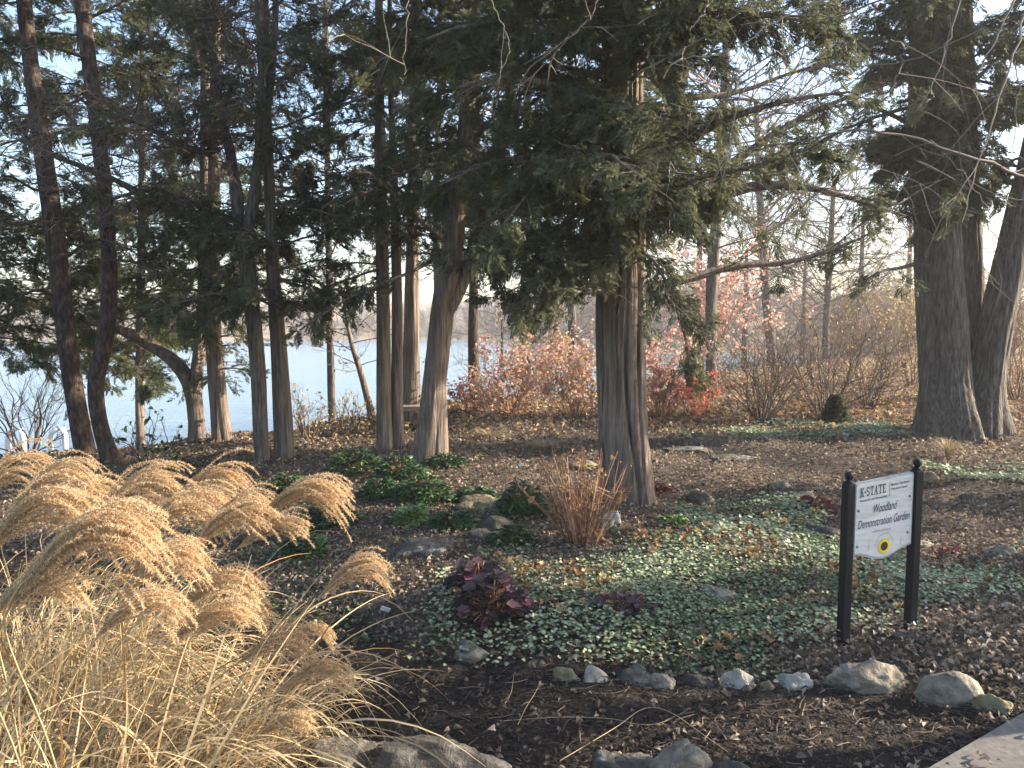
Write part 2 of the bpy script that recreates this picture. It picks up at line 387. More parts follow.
# ------------------------------------------------------------------ cedar foliage sprays and crowns
def spray_template(seed, n=17):
    r = rs(seed); v, f, tr = [], [], []
    for k in range(n):
        t = k / (n - 1) * .75; s = 1 if k % 2 else -1
        ang = s * r.uniform(.35, .85) * (1 - .5 * t); Ln = r.uniform(.28, .5) * (1.1 - .6 * t); el = r.uniform(-.45, .35)
        d = np.array([math.cos(ang) * math.cos(el), math.sin(ang) * math.cos(el), math.sin(el)])
        w = .042 * np.array([-d[1], d[0], r.uniform(-.5, .5)])
        p = np.array([t, 0, -.12 * t * t]); c = p + d * Ln * .5; e_ = p + d * Ln
        i0 = len(v); v += [p, c - w, e_, c + w]; f.append([i0, i0 + 1, i0 + 2, i0 + 3]); tr += [-.08, 0, .12, 0]
    return np.array(v), np.array(f), np.array(tr)
SPR = [spray_template(s) for s in (3, 4, 5)]

def limb_poly(r, start, az, el, Ln, K=9, droop=.5, wig=.16):
    p = [np.array(start)]; st = Ln / (K - 1); d_az = az; e_ = el
    for k in range(K - 1):
        d_az += r.normal(0, wig); e_ += r.normal(0, wig * .6) - droop * .16
        p.append(p[-1] + st * np.array([math.cos(d_az) * math.cos(e_), math.sin(d_az) * math.cos(e_), math.sin(e_)]))
    return np.array(p)

def dress(mbw, mbf, r, limbs, base_r, per_m=9, t0=.22, spray_m=26, size=.13, sec_len=.55, bare=.15, tone=.0, deadm=None, dead_n=3, clump=True):
    """limbs: list of K,3 polylines. Adds limb wood, side shoots and foliage sprays."""
    S, SR = [], []
    for li, pl in enumerate(limbs):
        K = len(pl); Ln = np.linalg.norm(np.diff(pl, axis=0), axis=1).sum()
        br = base_r[li] if np.ndim(base_r) else base_r
        mbw.tubes(pl, br * (1 - .85 * np.linspace(0, 1, K)), 7, r.random())
        n = max(3, int(Ln * per_m))
        cl = .5 + .5 * np.sin(np.linspace(0, r.uniform(8, 15), n) + r.uniform(0, 6))
        for k in range(n):
            t = t0 + (1 - t0) * ((k + r.random()) / n)
            x = t * (K - 1); i_ = min(int(x), K - 2); p = pl[i_] + (pl[i_ + 1] - pl[i_]) * (x - i_)
            d = pl[i_ + 1] - pl[i_]; d = d / np.linalg.norm(d)
            a = math.atan2(d[1], d[0]) + r.choice([-1, 1]) * r.uniform(.4, 1.25)
            L2 = sec_len * (.45 + .75 * (1 - t)) * r.uniform(.5, 1.25)
            is_dead = r.random() < bare or (clump and cl[k] < .22)
            s_ = limb_poly(r, p, a, math.asin(np.clip(d[2], -1, 1)) * .6 + r.uniform(-.35, .45), L2, 5, .7, .2)
            S.append(s_); SR.append(is_dead)
    if not S: return
    S = np.array(S); SR = np.array(SR); nS = len(S)
    rad = np.linspace(1, .3, 5)[None] * r.uniform(.0035, .007, (nS, 1))
    mbw.tubes(S, rad, 4, r.random(nS))
    if dead_n:                                     # fine dead twigs
        D = S[SR]; q = []
        for s_ in D:
            for _ in range(dead_n):
                k = r.integers(1, 4); q.append(limb_poly(r, s_[k], r.uniform(0, 6.28), r.uniform(-.8, .5), r.uniform(.1, .32), 4, .3, .3))
        if q: mbw.tubes(np.array(q), np.linspace(1, .4, 4)[None] * np.full((len(q), 1), .0026), 3, r.random(len(q)), 1)
    A = S[~SR]
    if len(A) == 0: return
    m = max(2, int(spray_m))
    w = r.uniform(.12, 1, (len(A), m)) * 3.999; i_ = w.astype(int); fr = (w - i_)[..., None]
    idx = np.arange(len(A))[:, None]
    p = A[idx, i_] * (1 - fr) + A[idx, i_ + 1] * fr
    d = A[idx, i_ + 1] - A[idx, i_]
    p = p.reshape(-1, 3); d = nrm(d.reshape(-1, 3))
    n = len(p)
    p = p + r.normal(0, .035, (n, 3))
    d = d + rand_dirs(r, n) * .75 + np.array([0, 0, -.12])
    ton = np.repeat(np.clip(r.normal(.42 + tone, .17, len(A)), 0, 1), m) + r.normal(0, .1, n)
    which = r.integers(0, 3, n)
    for q in range(3):
        k = which == q
        tv, tf, tr = SPR[q]
        mbf.stamp(tv, tf, p[k], d[k], np.array([0, 0, 1.]) + rand_dirs(r, k.sum()) * .7, size * r.uniform(.7, 1.3, k.sum()), np.clip(ton[k], 0, 1), tr=tr)

def axis_at(ax, z):                                # point of a trunk axis (x,y,z,r) at height z
    zz = ax[:, 2]; o_ = np.argsort(zz)
    return np.array([np.interp(z, zz[o_], ax[o_, 0]), np.interp(z, zz[o_], ax[o_, 1]), z])
def crown_limbs(r, ax, z0, z1, n, Lmax, az=None, el=(.05, .55), droop=.35, taper=.6):
    out = []
    for k in range(n):
        z = z0 + (z1 - z0) * ((k + r.random()) / n)
        a = r.uniform(0, 6.28) if az is None else r.uniform(*az)
        Ln = Lmax * (1 - taper * (z - z0) / max(z1 - z0, .1)) * r.uniform(.55, 1.15)
        out.append(limb_poly(r, axis_at(ax, z), a, r.uniform(*el), Ln, 9, droop))
    return out

def trunk_mesh(mb, ax, S=40, rings=60, grooves=0, depth=.1, lump=.05, seed=0, flare=.0, flare_h=.35, width=.16, lobes=5):
    """ax: rows x,y,z,r from the base up. Grooved, lumpy, with a flared foot."""
    r = rs(seed)
    c = catmull(ax, rings); p, rad = c[:, :3], c[:, 3]
    t = nrm(np.gradient(p, axis=0)); a = nrm(np.cross(np.broadcast_to([0., 1, 0], t.shape), t)); b = np.cross(t, a)
    th = np.linspace(0, 2 * np.pi, S, endpoint=False)
    s = np.concatenate([[0], np.cumsum(np.linalg.norm(np.diff(p, axis=0), axis=1))])
    mod = np.ones((rings, S))
    for k in range(4):
        mod += lump / (k + 1) * np.sin((k + 2) * th[None] + r.uniform(0, 6) + r.uniform(.4, 1.4) * s[:, None] * (k + 1)) 
    for k in range(grooves):
        c0_ = 2 * np.pi * (k + r.uniform(-.3, .3)) / grooves
        wander = c0_ + .12 * np.sin(s * r.uniform(1, 2.4) + r.uniform(0, 6)) + .06 * np.sin(s * r.uniform(4, 7) + r.uniform(0, 6)) + r.uniform(-.05, .1) * s
        dth = (th[None] - wander[:, None] + np.pi) % (2 * np.pi) - np.pi
        dd = depth * r.uniform(.35, 1.25) * (.65 + .35 * np.sin(s * r.uniform(1, 3) + r.uniform(0, 6)))
        mod -= dd[:, None] * np.exp(-(dth / (width * r.uniform(.6, 1.3))) ** 2)
    if flare:
        fl = flare * np.exp(-s / flare_h)
        ro = .5 + .5 * np.cos(lobes * th + r.uniform(0, 6) + .4 * np.sin(2 * th))
        mod += fl[:, None] * (.35 + .9 * ro[None])
    mod += r.normal(0, .008, mod.shape)
    v = p[:, None] + (rad[:, None] * mod)[..., None] * (np.cos(th)[None, :, None] * a[:, None] + np.sin(th)[None, :, None] * b[:, None])
    k, q = np.meshgrid(np.arange(rings - 1), np.arange(S), indexing='ij')
    f = np.stack([k * S + q, k * S + (q + 1) % S, (k + 1) * S + (q + 1) % S, (k + 1) * S + q], -1).reshape(-1, 4)
    mb.add(v, f, .5)
    mb.add(np.vstack([v[-1], p[-1:] + t[-1:] * rad[-1] * .3]), [[i_, (i_ + 1) % S, S] for i_ in range(S)], .5)
def ax_px(rows, sink=.12):
    """rows: (px, py, Y, radius in px); first row is the foot."""
    out = []
    for px, py, Y, rp in rows:
        out.append([*P(px, py, Y), rp * Y / F_PX])
    out = np.array(out)
    foot = out[0].copy(); foot[2] = min(foot[2], gz(foot[0], foot[1])) - sink
    return np.vstack([foot, out])
def px_limb(rows, n=10):
    return catmull(np.array([P(*q) for q in rows]), n)

# bare branching, breadth first and batched
def bare_branches(mb, r, starts, dirs, lens, rads, levels=4, kids=(4, 4, 3, 3), spread=.7, up=.15, K=6, wig=.18, shrink=.58, leafy=None, S=(6, 5, 4, 3, 3), tmin=.25):
    P0, D0, L0, R0 = map(lambda q: np.asarray(q, float), (starts, dirs, lens, rads))
    tips = []
    for lv in range(levels):
        n = len(P0)
        pts = [P0]; d = nrm(D0)
        for k in range(K - 1):
            d = nrm(d + r.normal(0, wig, (n, 3)) + np.array([0, 0, up]) * .3)
            pts.append(pts[-1] + d * (L0 / (K - 1))[:, None])
        pts = np.stack(pts, 1)
        mb.tubes(pts, R0[:, None] * np.linspace(1, .45, K)[None], S[min(lv, len(S) - 1)], r.random(n))
        if leafy is not None and lv >= levels - 2: tips.append(pts[:, 1:].reshape(-1, 3))
        if lv == levels - 1: break
        kk = kids[min(lv, len(kids) - 1)]
        t = r.uniform(tmin, 1, (n, kk)); t[:, 0] = 1.0
        x = t * (K - 1.001); i_ = x.astype(int); fr = (x - i_)[..., None]; idx = np.arange(n)[:, None]
        p = pts[idx, i_] * (1 - fr) + pts[idx, i_ + 1] * fr
        dd = nrm(pts[idx, i_ + 1] - pts[idx, i_])
        dd = nrm(dd + spread * rand_dirs(r, n * kk).reshape(n, kk, 3))
        ln = (L0[:, None] * shrink * r.uniform(.6, 1.25, (n, kk)))
        rr = np.maximum(R0[:, None] * np.interp(t, [0, 1], [.6, .42]), .0016)
        P0, D0, L0, R0 = p.reshape(-1, 3), dd.reshape(-1, 3), ln.ravel(), rr.ravel()
    return np.concatenate(tips) if tips else None
def leaves_at(mb, r, pts, n, size, tpl=OVAL, tone=(0, 1), down=.3, jit=.03):
    k = r.integers(0, len(pts), n)
    mb.stamp(*tpl, pts[k] + r.normal(0, jit, (n, 3)), rand_dirs(r, n, -1, .6) + [0, 0, -down], rand_dirs(r, n), size * r.uniform(.6, 1.3, n), r.uniform(*tone, n))

# ------------------------------------------------------------------ trees
def tree_root(name, foot, label, cat='tree', group=None):
    return empty(name, (foot[0], foot[1], foot[2]), label, cat, group)

# the big cedar in the middle
r = rs(11)
foot = G(627, 503)
Yk = foot[1]
ax = ax_px([(627, 503, Yk, 26), (626, 470, Yk, 25), (623, 420, Yk, 24.5), (621, 340, Yk, 24.5), (621, 250, Yk, 24), (620, 150, Yk, 21), (622, 40, Yk, 19), (622, -120, Yk, 14), (622, -330, Yk, 4)])
root = tree_root('cedar_tree', foot, 'large cedar with a thick fluted grey-brown trunk standing alone in the middle of the garden')
mb = MB(); trunk_mesh(mb, ax, 220, 170, 13, .38, .035, 5, .34, .28, .075, 7); mb.build('trunk', M['bark_cedar'], root)
w, fo, dd = MB(), MB(), MB()
big = [px_limb(q, 10) for q in [
    [(636, 205, Yk), (660, 165, Yk - .2), (690, 140, Yk - .5), (730, 118, Yk - .8), (790, 100, Yk - 1.0), (850, 92, Yk - 1.1)],
    [(638, 212, Yk), (680, 192, Yk + .1), (730, 165, Yk + .2), (780, 130, Yk + .3), (840, 100, Yk + .4), (890, 84, Yk + .4)],
    [(640, 222, Yk), (700, 202, Yk - .3), (755, 186, Yk - .4), (800, 186, Yk - .5), (850, 198, Yk - .5), (905, 216, Yk - .5)],
    [(640, 290, Yk), (690, 278, Yk + .2), (735, 266, Yk + .3), (790, 262, Yk + .4), (850, 243, Yk + .5), (885, 225, Yk + .5)],
    [(636, 120, Yk), (680, 100, Yk + .3), (740, 92, Yk + .6), (800, 70, Yk + .8), (860, 62, Yk + .9)],
    [(640, 175, Yk), (690, 165, Yk + .4), (735, 210, Yk + .6), (770, 235, Yk + .7)],
    [(606, 245, Yk), (575, 238, Yk - .3), (545, 236, Yk - .5), (500, 250, Yk - .6), (465, 270, Yk - .6)],
    [(606, 180, Yk), (560, 165, Yk - .4), (500, 160, Yk - .7), (440, 185, Yk - .8)],
    [(606, 110, Yk), (550, 85, Yk - .5), (490, 80, Yk - .8), (420, 100, Yk - .9)],
    [(606, 60, Yk), (540, 30, Yk - .6), (470, 25, Yk - .8), (400, 50, Yk - .9)],
    [(636, 60, Yk), (700, 30, Yk - .6), (770, 15, Yk - .8), (830, 30, Yk - .9)],
    [(636, 20, Yk), (700, 0, Yk + .4), (770, -10, Yk + .8), (850, 10, Yk + .9)],
    [(610, 300, Yk), (590, 285, Yk - .5), (560, 280, Yk - .8), (530, 300, Yk - .8)],
    [(625, 240, Yk), (640, 250, Yk - .7), (660, 270, Yk - .9), (680, 320, Yk - 1.0), (690, 365, Yk - 1.0)],
]]
rb = [.05, .055, .06, .045, .035, .03, .04, .045, .045, .04, .04, .04, .025, .018]
dress(w, fo, r, big[:6], rb[:6], 10, .3, 20, .10, .5, .55, 0, dd, 6)
dress(w, fo, r, big[6:], rb[6:], 13, .12, 40, .10, .6, .12, .05, dd, 3)
lm = crown_limbs(r, ax, 2.05, 2.9, 16, 1.1, None, (-.25, .35), .4, .1)
dress(w, fo, r, lm, .016, 11, .1, 26, .12, .42, .12, 0, dd, 2)
lm = crown_limbs(r, ax, 2.6, 3.7, 24, 2.0, (1.0, 5.3), (0, .5), .3, .05) + crown_limbs(r, ax, 3.7, 5.3, 32, 2.2, None, (0, .5), .3, .1)
dress(w, fo, r, lm, .024, 11, .12, 38, .10, .55, .14, .04, dd, 3)
lm = crown_limbs(r, ax, 2.25, 4.6, 34, 1.2, (-2.9, -.25), (-.3, .5), .4, .1)
dress(w, fo, r, lm, .015, 12, .1, 36, .092, .5, .10, .06, dd, 2)
lm = crown_limbs(r, ax, 5.0, 8.2, 40, 1.9, None, (.1, .7), .3, .7)
dress(w, fo, r, lm, .02, 7, .1, 16, .2, .5, .1, 0, None, 0)
w.build('limbs', [M['bark_cedar'], M['twig']], root); fo.build('crown', M['cedar'], root)

def cedar(name, rows, label, crown, bark='bark_cedar', leaf='cedar', seed=1, grooves=6, depth=.1, extra=None, flare=.25, group=None, dead=2, size=.14, spray=18, S=36, pine=False):
    """crown: list of (z0, z1, n limbs, length, azimuth range or None)."""
    r = rs(seed)
    axes = rows if isinstance(rows[0], list) else [rows]
    axes = [ax_px(q) for q in axes]
    root = tree_root(name, (axes[0][0, 0], axes[0][0, 1], axes[0][1, 2]), label, 'tree', group)
    for ax_ in axes:
        mb = MB(); trunk_mesh(mb, ax_, S, 70, grooves, depth, .04, seed + len(ax_), flare, .3, .2); mb.build('trunk', M[bark], root)
    w, fo, dd = MB(), MB(), MB()
    if extra:
        for rows_, rad, dense in extra:
            dress(w, fo if dense else fo, r, [px_limb(q) for q in rows_], rad, 9, .2, 20 if dense else 8, size, .4, .15 if dense else .85, 0, dd, 4)
    for k, (z0, z1, n, Ln, az) in enumerate(crown):
        ax_ = axes[k % len(axes)]
        dress(w, fo, r, crown_limbs(r, ax_, z0, z1, max(3, int(n * .98)), Ln * 1.15, az, (-.1, .5), .4, .3), .016, 10, .12, int(spray * 1.45), size * .8, .52, .2, .02, dd, dead + 1)
    if w.n: w.build('limbs', [M[bark], M['twig']], root)
    if fo.n: fo.build('crown', M[leaf], root)
    return root

Yg, Yh = G(388, 452)[1], G(426, 462)[1]
cedar('cedar_tree', [[(385, 452, Yg, 8), (384, 400, Yg, 7.5), (383, 300, Yg, 6.5), (380, 150, Yg, 5.5), (379, 20, Yg, 4), (378, -200, Yg, 2)],
                     [(398, 448, Yg + .1, 6.5), (397, 400, Yg + .1, 6), (397, 300, Yg + .1, 5.2), (394, 180, Yg + .1, 4), (390, 60, Yg + .1, 2.6), (390, -100, Yg + .1, 2)]],
      'cedar with two straight slim trunks side by side, left of the leaning trunk', [(2.1, 3.2, 12, 1.2, None), (2.6, 5.4, 24, 1.5, None), (5, 7.5, 18, 1.2, None)], seed=21)
cedar('cedar_tree', [[(424, 462, Yh, 14), (430, 420, Yh, 12.5), (437, 360, Yh, 12), (444, 300, Yh, 11.5), (452, 250, Yh, 10), (462, 170, Yh, 8), (470, 60, Yh, 7), (476, -150, Yh, 2)],
                     [(438, 330, Yh, 9), (450, 305, Yh, 8.5), (464, 275, Yh + .1, 8), (480, 230, Yh + .2, 7), (500, 150, Yh + .3, 5), (520, 40, Yh + .4, 2.5)]],
      'cedar with a thick forked trunk leaning right, sunlit on its right edge', [(2.3, 3.4, 14, 1.3, None), (2.8, 5.6, 30, 1.6, None), (5.2, 7.5, 20, 1.3, None)], seed=22,
      extra=[([[(448, 242, Yh), (430, 228, Yh - .3), (405, 208, Yh - .6), (385, 185, Yh - .8), (365, 172, Yh - .9), (340, 178, Yh - 1.0), (333, 215, Yh - 1.0)]], .035, False),
             ([[(440, 270, Yh), (470, 255, Yh - .4), (505, 235, Yh - .7), (540, 215, Yh - .9)]], .03, True),
             ([[(440, 255, Yh), (415, 270, Yh - .4), (380, 285, Yh - .7), (345, 300, Yh - .8), (300, 330, Yh - .9)]], .025, True)])
Yi = 12.0
cedar('cedar_tree', [(410, 428, Yi, 11), (411, 380, Yi, 9), (412, 300, Yi, 7.5), (413, 200, Yi, 6), (414, 60, Yi, 4), (422, -150, Yi, 2)],
      'dark-trunked cedar half hidden behind the double trunk, above the wooden bench', [(3.0, 6.5, 26, 1.7, None), (6.3, 9, 14, 1.4, None)], seed=23, size=.17, leaf='cedar_sunlit')
Yf = 8.6
cedar('cedar_tree', [(285, 472, Yf, 9.5), (283, 420, Yf, 9), (279, 350, Yf, 8), (273, 270, Yf, 6.6), (268, 160, Yf, 5.4), (265, 60, Yf, 4.6), (264, -120, Yf, 2)],
      'cedar with a dark straight trunk just right of the pale slim grey trunk', [(1.7, 3.0, 24, 1.25, None), (2.6, 5.2, 32, 1.5, None), (5, 7, 14, 1.2, None)], seed=24, grooves=5, depth=.06,
      extra=[([[(280, 300, Yf), (255, 300, Yf - .5), (225, 310, Yf - .8), (200, 330, Yf - 1.0)]], .02, True), ([[(280, 280, Yf), (310, 290, Yf - .5), (330, 310, Yf - .8)]], .02, True)])
Yc = 10.2
cedar('cedar_tree', [[(196, 452, Yc, 8.5), (196, 420, Yc, 8), (190, 385, Yc, 8), (172, 360, Yc, 7), (145, 342, Yc, 6), (115, 328, Yc - .2, 4.5), (90, 322, Yc - .4, 3)],
                     [(197, 450, Yc, 5), (196, 420, Yc, 6), (196, 380, Yc, 6.5), (202, 320, Yc, 6), (205, 220, Yc, 5.5), (205, 80, Yc, 4), (205, -80, Yc, 2)]],
      'sunlit cedar whose trunk forks low with one limb bending out left over the lake', [(2.2, 3.2, 8, 1.2, (2.0, 4.4)), (2.0, 3.4, 12, 1.2, None), (3.0, 6.0, 24, 1.5, None)], leaf='cedar_sunlit', seed=25)
Yd = 10.0
cedar('cedar_tree', [(223, 446, Yd, 10), (220, 415, Yd, 8.5), (216, 370, Yd, 8), (212, 300, Yd, 7.5), (214, 180, Yd, 6), (216, 20, Yd, 4), (216, -120, Yd, 2)],
      'sunlit cedar with a short straight trunk close right of the low-forking one', [(.8, 1.7, 9, .45, None), (1.7, 3.0, 16, 1.0, None), (2.8, 6.0, 24, 1.4, None)], leaf='cedar_sunlit', seed=26)
# pines at the left edge
Ya = 8.9
cedar('pine_tree', [(88, 468, Ya, 10), (77, 410, Ya, 9), (67, 340, Ya, 8.6), (57, 250, Ya, 8.6), (43, 150, Ya, 8.2), (28, 40, Ya, 7), (20, -60, Ya, 6.5), (10, -260, Ya, 3)],
      'dark-barked pine leaning left with bare side branches, farthest left', [(5.0, 8, 16, 1.5, None)], bark='bark_pine', seed=31, grooves=0, flare=.15,
      extra=[([[(46, 160, Ya), (25, 135, Ya - .2), (8, 110, Ya - .3), (-10, 70, Ya - .4)], [(44, 150, Ya), (20, 140, Ya + .3), (-10, 150, Ya + .5)], [(58, 190, Ya), (35, 190, Ya - .3), (5, 175, Ya - .5), (-20, 200, Ya - .6)],
               [(60, 300, Ya), (40, 290, Ya - .2), (15, 300, Ya - .4), (-15, 330, Ya - .5)], [(36, 100, Ya), (65, 105, Ya - .2), (95, 95, Ya - .4), (130, 110, Ya - .5)],
               [(62, 260, Ya), (95, 240, Ya - .3), (130, 250, Ya - .6), (160, 270, Ya - .7)], [(52, 215, Ya), (20, 225, Ya - .4), (-15, 215, Ya - .6)]], .022, False)])
Yb = 8.7
cedar('pine_tree', [(111, 462, Yb, 9), (100, 425, Yb, 7.6), (96, 385, Yb, 7.8), (104, 345, Yb, 8), (109, 300, Yb, 7.4), (107, 220, Yb, 7), (98, 130, Yb, 6.8), (85, 30, Yb, 6.5), (76, -60, Yb, 8), (60, -250, Yb, 3)],
      'dark-barked pine with a bowed lower trunk, right beside the leaning pine', [(5.0, 8, 16, 1.5, None)], bark='bark_pine', seed=32, grooves=0, flare=.2,
      extra=[([[(92, 60, Yb), (60, 50, Yb - .3), (38, 45, Yb - .4), (20, 55, Yb - .5)], [(100, 120, Yb), (75, 95, Yb - .3), (40, 95, Yb - .6)], [(108, 260, Yb), (135, 262, Yb - .4), (165, 275, Yb - .6), (190, 300, Yb - .7)], [(108, 200, Yb), (150, 190, Yb - .4), (190, 200, Yb - .6)]], .02, False)])
# more evergreens filling the left behind the pines
cedar('cedar_tree', [(-45, 470, 9.6, 12), (-48, 380, 9.6, 11), (-50, 200, 9.6, 10), (-50, 0, 9.6, 7), (-50, -150, 9.6, 3)],
      'full cedar at the left edge, its low boughs hanging behind the leaning pine', [(1.3, 3.0, 24, 1.9, (-1.2, 1.2)), (2.8, 6.2, 26, 2.0, None)], seed=41, dead=3, leaf='cedar_sunlit')
cedar('cedar_tree', [(140, 420, 14.5, 4.5), (140, 350, 14.5, 4), (142, 200, 14.5, 3.5), (142, 60, 14.5, 2.5), (142, -40, 14.5, 1.5)],
      'bushy light green cedar down the bank between the two pines and the forked cedar', [(.6, 3.5, 44, 2.2, None), (3.2, 8, 34, 2.1, None)], leaf='cedar_sunlit', seed=42, size=.2, spray=15)

# forked bare tree with the pale slim trunk
r = rs(51)
Ye = 8.4
root = tree_root('bare_tree', P(262, 474, Ye), 'bare tree with a pale slim grey trunk that forks into long curving limbs')
mb = MB(); axE = ax_px([(262, 474, Ye, 8), (260, 420, Ye, 7.5), (257, 360, Ye, 7.5), (250, 290, Ye, 7.5), (243, 238, Ye, 8), (240, 228, Ye, 6)])
trunk_mesh(mb, axE, 28, 50, 0, .1, .05, 7, .2)
for rows in [[(241, 236, Ye, 6), (215, 222, Ye, 4.5), (185, 217, Ye - .2, 4), (150, 200, Ye - .3, 3.5), (115, 180, Ye - .5, 3), (60, 158, Ye - .6, 2.6), (20, 140, Ye - .7, 2)],
             [(240, 235, Ye, 6), (236, 190, Ye, 5.5), (230, 150, Ye + .1, 5), (222, 120, Ye + .2, 4.5), (214, 60, Ye + .3, 3.5), (205, -20, Ye + .4, 3), (200, -120, Ye + .4, 1.5)],
             [(244, 238, Ye, 6), (254, 200, Ye, 5.2), (260, 130, Ye, 4.8), (262, 60, Ye, 4.4), (258, -20, Ye, 4), (262, -160, Ye, 2)],
             [(246, 230, Ye, 4), (258, 160, Ye, 4), (270, 90, Ye + .1, 4), (275, 20, Ye + .2, 3.5), (280, -80, Ye + .3, 2)],
             [(218, 150, Ye, 3), (200, 152, Ye - .2, 2.6), (170, 140, Ye - .4, 2.2), (130, 120, Ye - .6, 2), (95, 130, Ye - .6, 1.2)]]:
    q = catmull(np.array([[*P(a, b, c), d * c / F_PX] for a, b, c, d in rows]), 26)
    mb.tubes(q[:, :3], q[:, 3] * (1 + .08 * r.normal(0, 1, 26)), 9)
mb.build('trunk', M['bark_grey'], root)
tw = MB(); st, di, ln, ra = [], [], [], []
for rows in [[(185, 217, Ye), (115, 180, Ye - .5), (20, 140, Ye - .7)], [(232, 160, Ye), (222, 120, Ye), (205, -20, Ye + .4)], [(260, 130, Ye), (262, 60, Ye), (258, -20, Ye)], [(200, 152, Ye - .2), (130, 120, Ye - .6)]]:
    q = px_limb(rows, 12)
    for p in q:
        for _ in range(4):
            st.append(p); di.append(rand_dirs(r, 1, -.5, .8)[0]); ln.append(r.uniform(.35, .8)); ra.append(.007)
bare_branches(tw, r, st, di, ln, ra, 4, (4, 4, 3), .8, 0, 6, .2)
tw.build('branches', M['twig'], root)

# big three-stemmed tree on the right
r = rs(61)
foot = G(958, 432); Ym = foot[1]
root = tree_root('multi_stem_tree', foot, 'huge three-stemmed tree with rough grey bark and a flared foot, near the right edge')
for q, rows in enumerate([[(949, 430, Ym - .2, 25), (946, 390, Ym - .1, 22.5), (943, 330, Ym, 22), (938, 250, Ym, 21), (934, 170, Ym, 20), (930, 60, Ym, 19), (928, -60, Ym, 14), (926, -260, Ym, 4)],
                          [(964, 420, Ym + .35, 16), (966, 370, Ym + .4, 14), (968, 300, Ym + .45, 15), (966, 220, Ym + .5, 14), (962, 100, Ym + .5, 12), (960, -60, Ym + .5, 8), (960, -200, Ym + .5, 3)],
                          [(983, 428, Ym - .1, 20), (985, 390, Ym, 17.5), (993, 340, Ym, 16), (1006, 280, Ym, 16), (1020, 220, Ym, 15), (1045, 120, Ym, 14), (1070, 0, Ym, 11), (1100, -180, Ym, 4)]]):
    mb = MB(); axm = ax_px(rows, .2); trunk_mesh(mb, axm, 72, 90, 15, .13, .04, 60 + q, .62 if q != 1 else .3, .4, .09, 5); mb.build('trunk', M['bark_grey'], root)
    if q == 0: ax0 = axm
    if q == 2: ax2 = axm
w, fo, dd = MB(), MB(), MB()
dress(w, fo, r, [px_limb(q) for q in [[(920, 130, Ym), (880, 110, Ym - .5), (840, 105, Ym - .9), (800, 120, Ym - 1.2)], [(922, 200, Ym), (890, 205, Ym - .4), (860, 225, Ym - .8), (835, 245, Ym - 1.0)],
     [(925, 262, Ym), (900, 268, Ym - .4), (880, 272, Ym - .7), (860, 290, Ym - .8)], [(920, 90, Ym), (880, 60, Ym - .6), (830, 40, Ym - 1)], [(955, 100, Ym), (985, 70, Ym - .4), (1015, 40, Ym - .7)]]], .035, 8, .2, 14, .15, .6, .45, -.05, dd, 5)
dress(w, fo, r, crown_limbs(r, ax0, 3.0, 4.4, 34, .75, None, (-.4, .3), .5, 0), .012, 10, .05, 22, .15, .45, .1, -.05, dd, 2)
dress(w, fo, r, crown_limbs(r, ax0, 3.6, 7.0, 26, 1.0, (-2.7, -.4), (-.2, .4), .4, .1), .014, 11, .06, 30, .12, .5, .1, 0, dd, 2)
dress(w, fo, r, crown_limbs(r, ax0, 4.0, 8.0, 50, 2.0, None, (-.1, .5), .3, .2), .03, 8, .12, 20, .16, .6, .12, -.05, dd, 3)
dress(w, fo, r, crown_limbs(r, ax2, 3.3, 7.0, 30, 1.4, None, (-.2, .5), .3, .1), .025, 8, .12, 18, .16, .5, .15, -.05, dd, 3)
w.build('limbs', [M['bark_grey'], M['twig']], root); fo.build('crown', M['cedar'], root)

# slender bare trees along the shore and behind
def bare_tree(rows, label, seed, bark='bark_grey', twig='twig', n=22, Lb=1.6, levels=4, leaf=None, nleaf=0, lsize=.06, z_from=.35, rb=.016, group=None, kids=(4, 4, 3)):
    r = rs(seed); ax_ = ax_px(rows)
    root = tree_root('bare_tree', (ax_[0, 0], ax_[0, 1], ax_[1, 2]), label, 'tree', group)
    mb = MB(); trunk_mesh(mb, ax_, 20, 46, 4, .08, .05, seed, .25); mb.build('trunk', M[bark], root)
    c = catmull(ax_, 40); st = c[r.integers(int(40 * z_from), 40, n), :3]
    tw = MB(); tips = bare_branches(tw, r, st, rand_dirs(r, n, -.1, .8), Lb * r.uniform(.5, 1.2, n), np.full(n, rb), levels, kids, .75, .1, 6, .16, .55, leafy=leaf)
    tw.build('branches', M[twig], root)
    if leaf:
        lf = MB(); leaves_at(lf, r, tips, nleaf, lsize); lf.build('leaves', M[leaf], root)
    return root
gj = G(474, 402)
bare_tree([(476, 402, gj[1], 7.5), (474, 370, gj[1], 5.5), (473, 330, gj[1], 5), (474, 260, gj[1], 4.5), (476, 120, gj[1], 4), (478, -40, gj[1], 2.5)], 'slim dark tree on the shore left of the red shrub', 71, 'bark_pine', n=26, Lb=2)
bare_tree([(374, 424, 12.4, 4), (368, 400, 12.4, 3.5), (360, 370, 12.4, 3), (352, 345, 12.4, 2.4), (345, 310, 12.4, 1.5), (340, 280, 12.4, .8)], 'small sunlit sapling leaning left over the water', 72, 'bark_cedar', n=18, Lb=.7, levels=3, z_from=.4, rb=.009, leaf='goldleaf', nleaf=160)
bare_tree([(526, 395, 17.5, 5), (526, 340, 17.5, 4.5), (525, 260, 17.5, 4.5), (527, 120, 17.5, 4), (530, -40, 17.5, 2.5)], 'straight slim tree rising behind the red shrub, just left of the big cedar', 73, n=26, Lb=2.4, rb=.02)
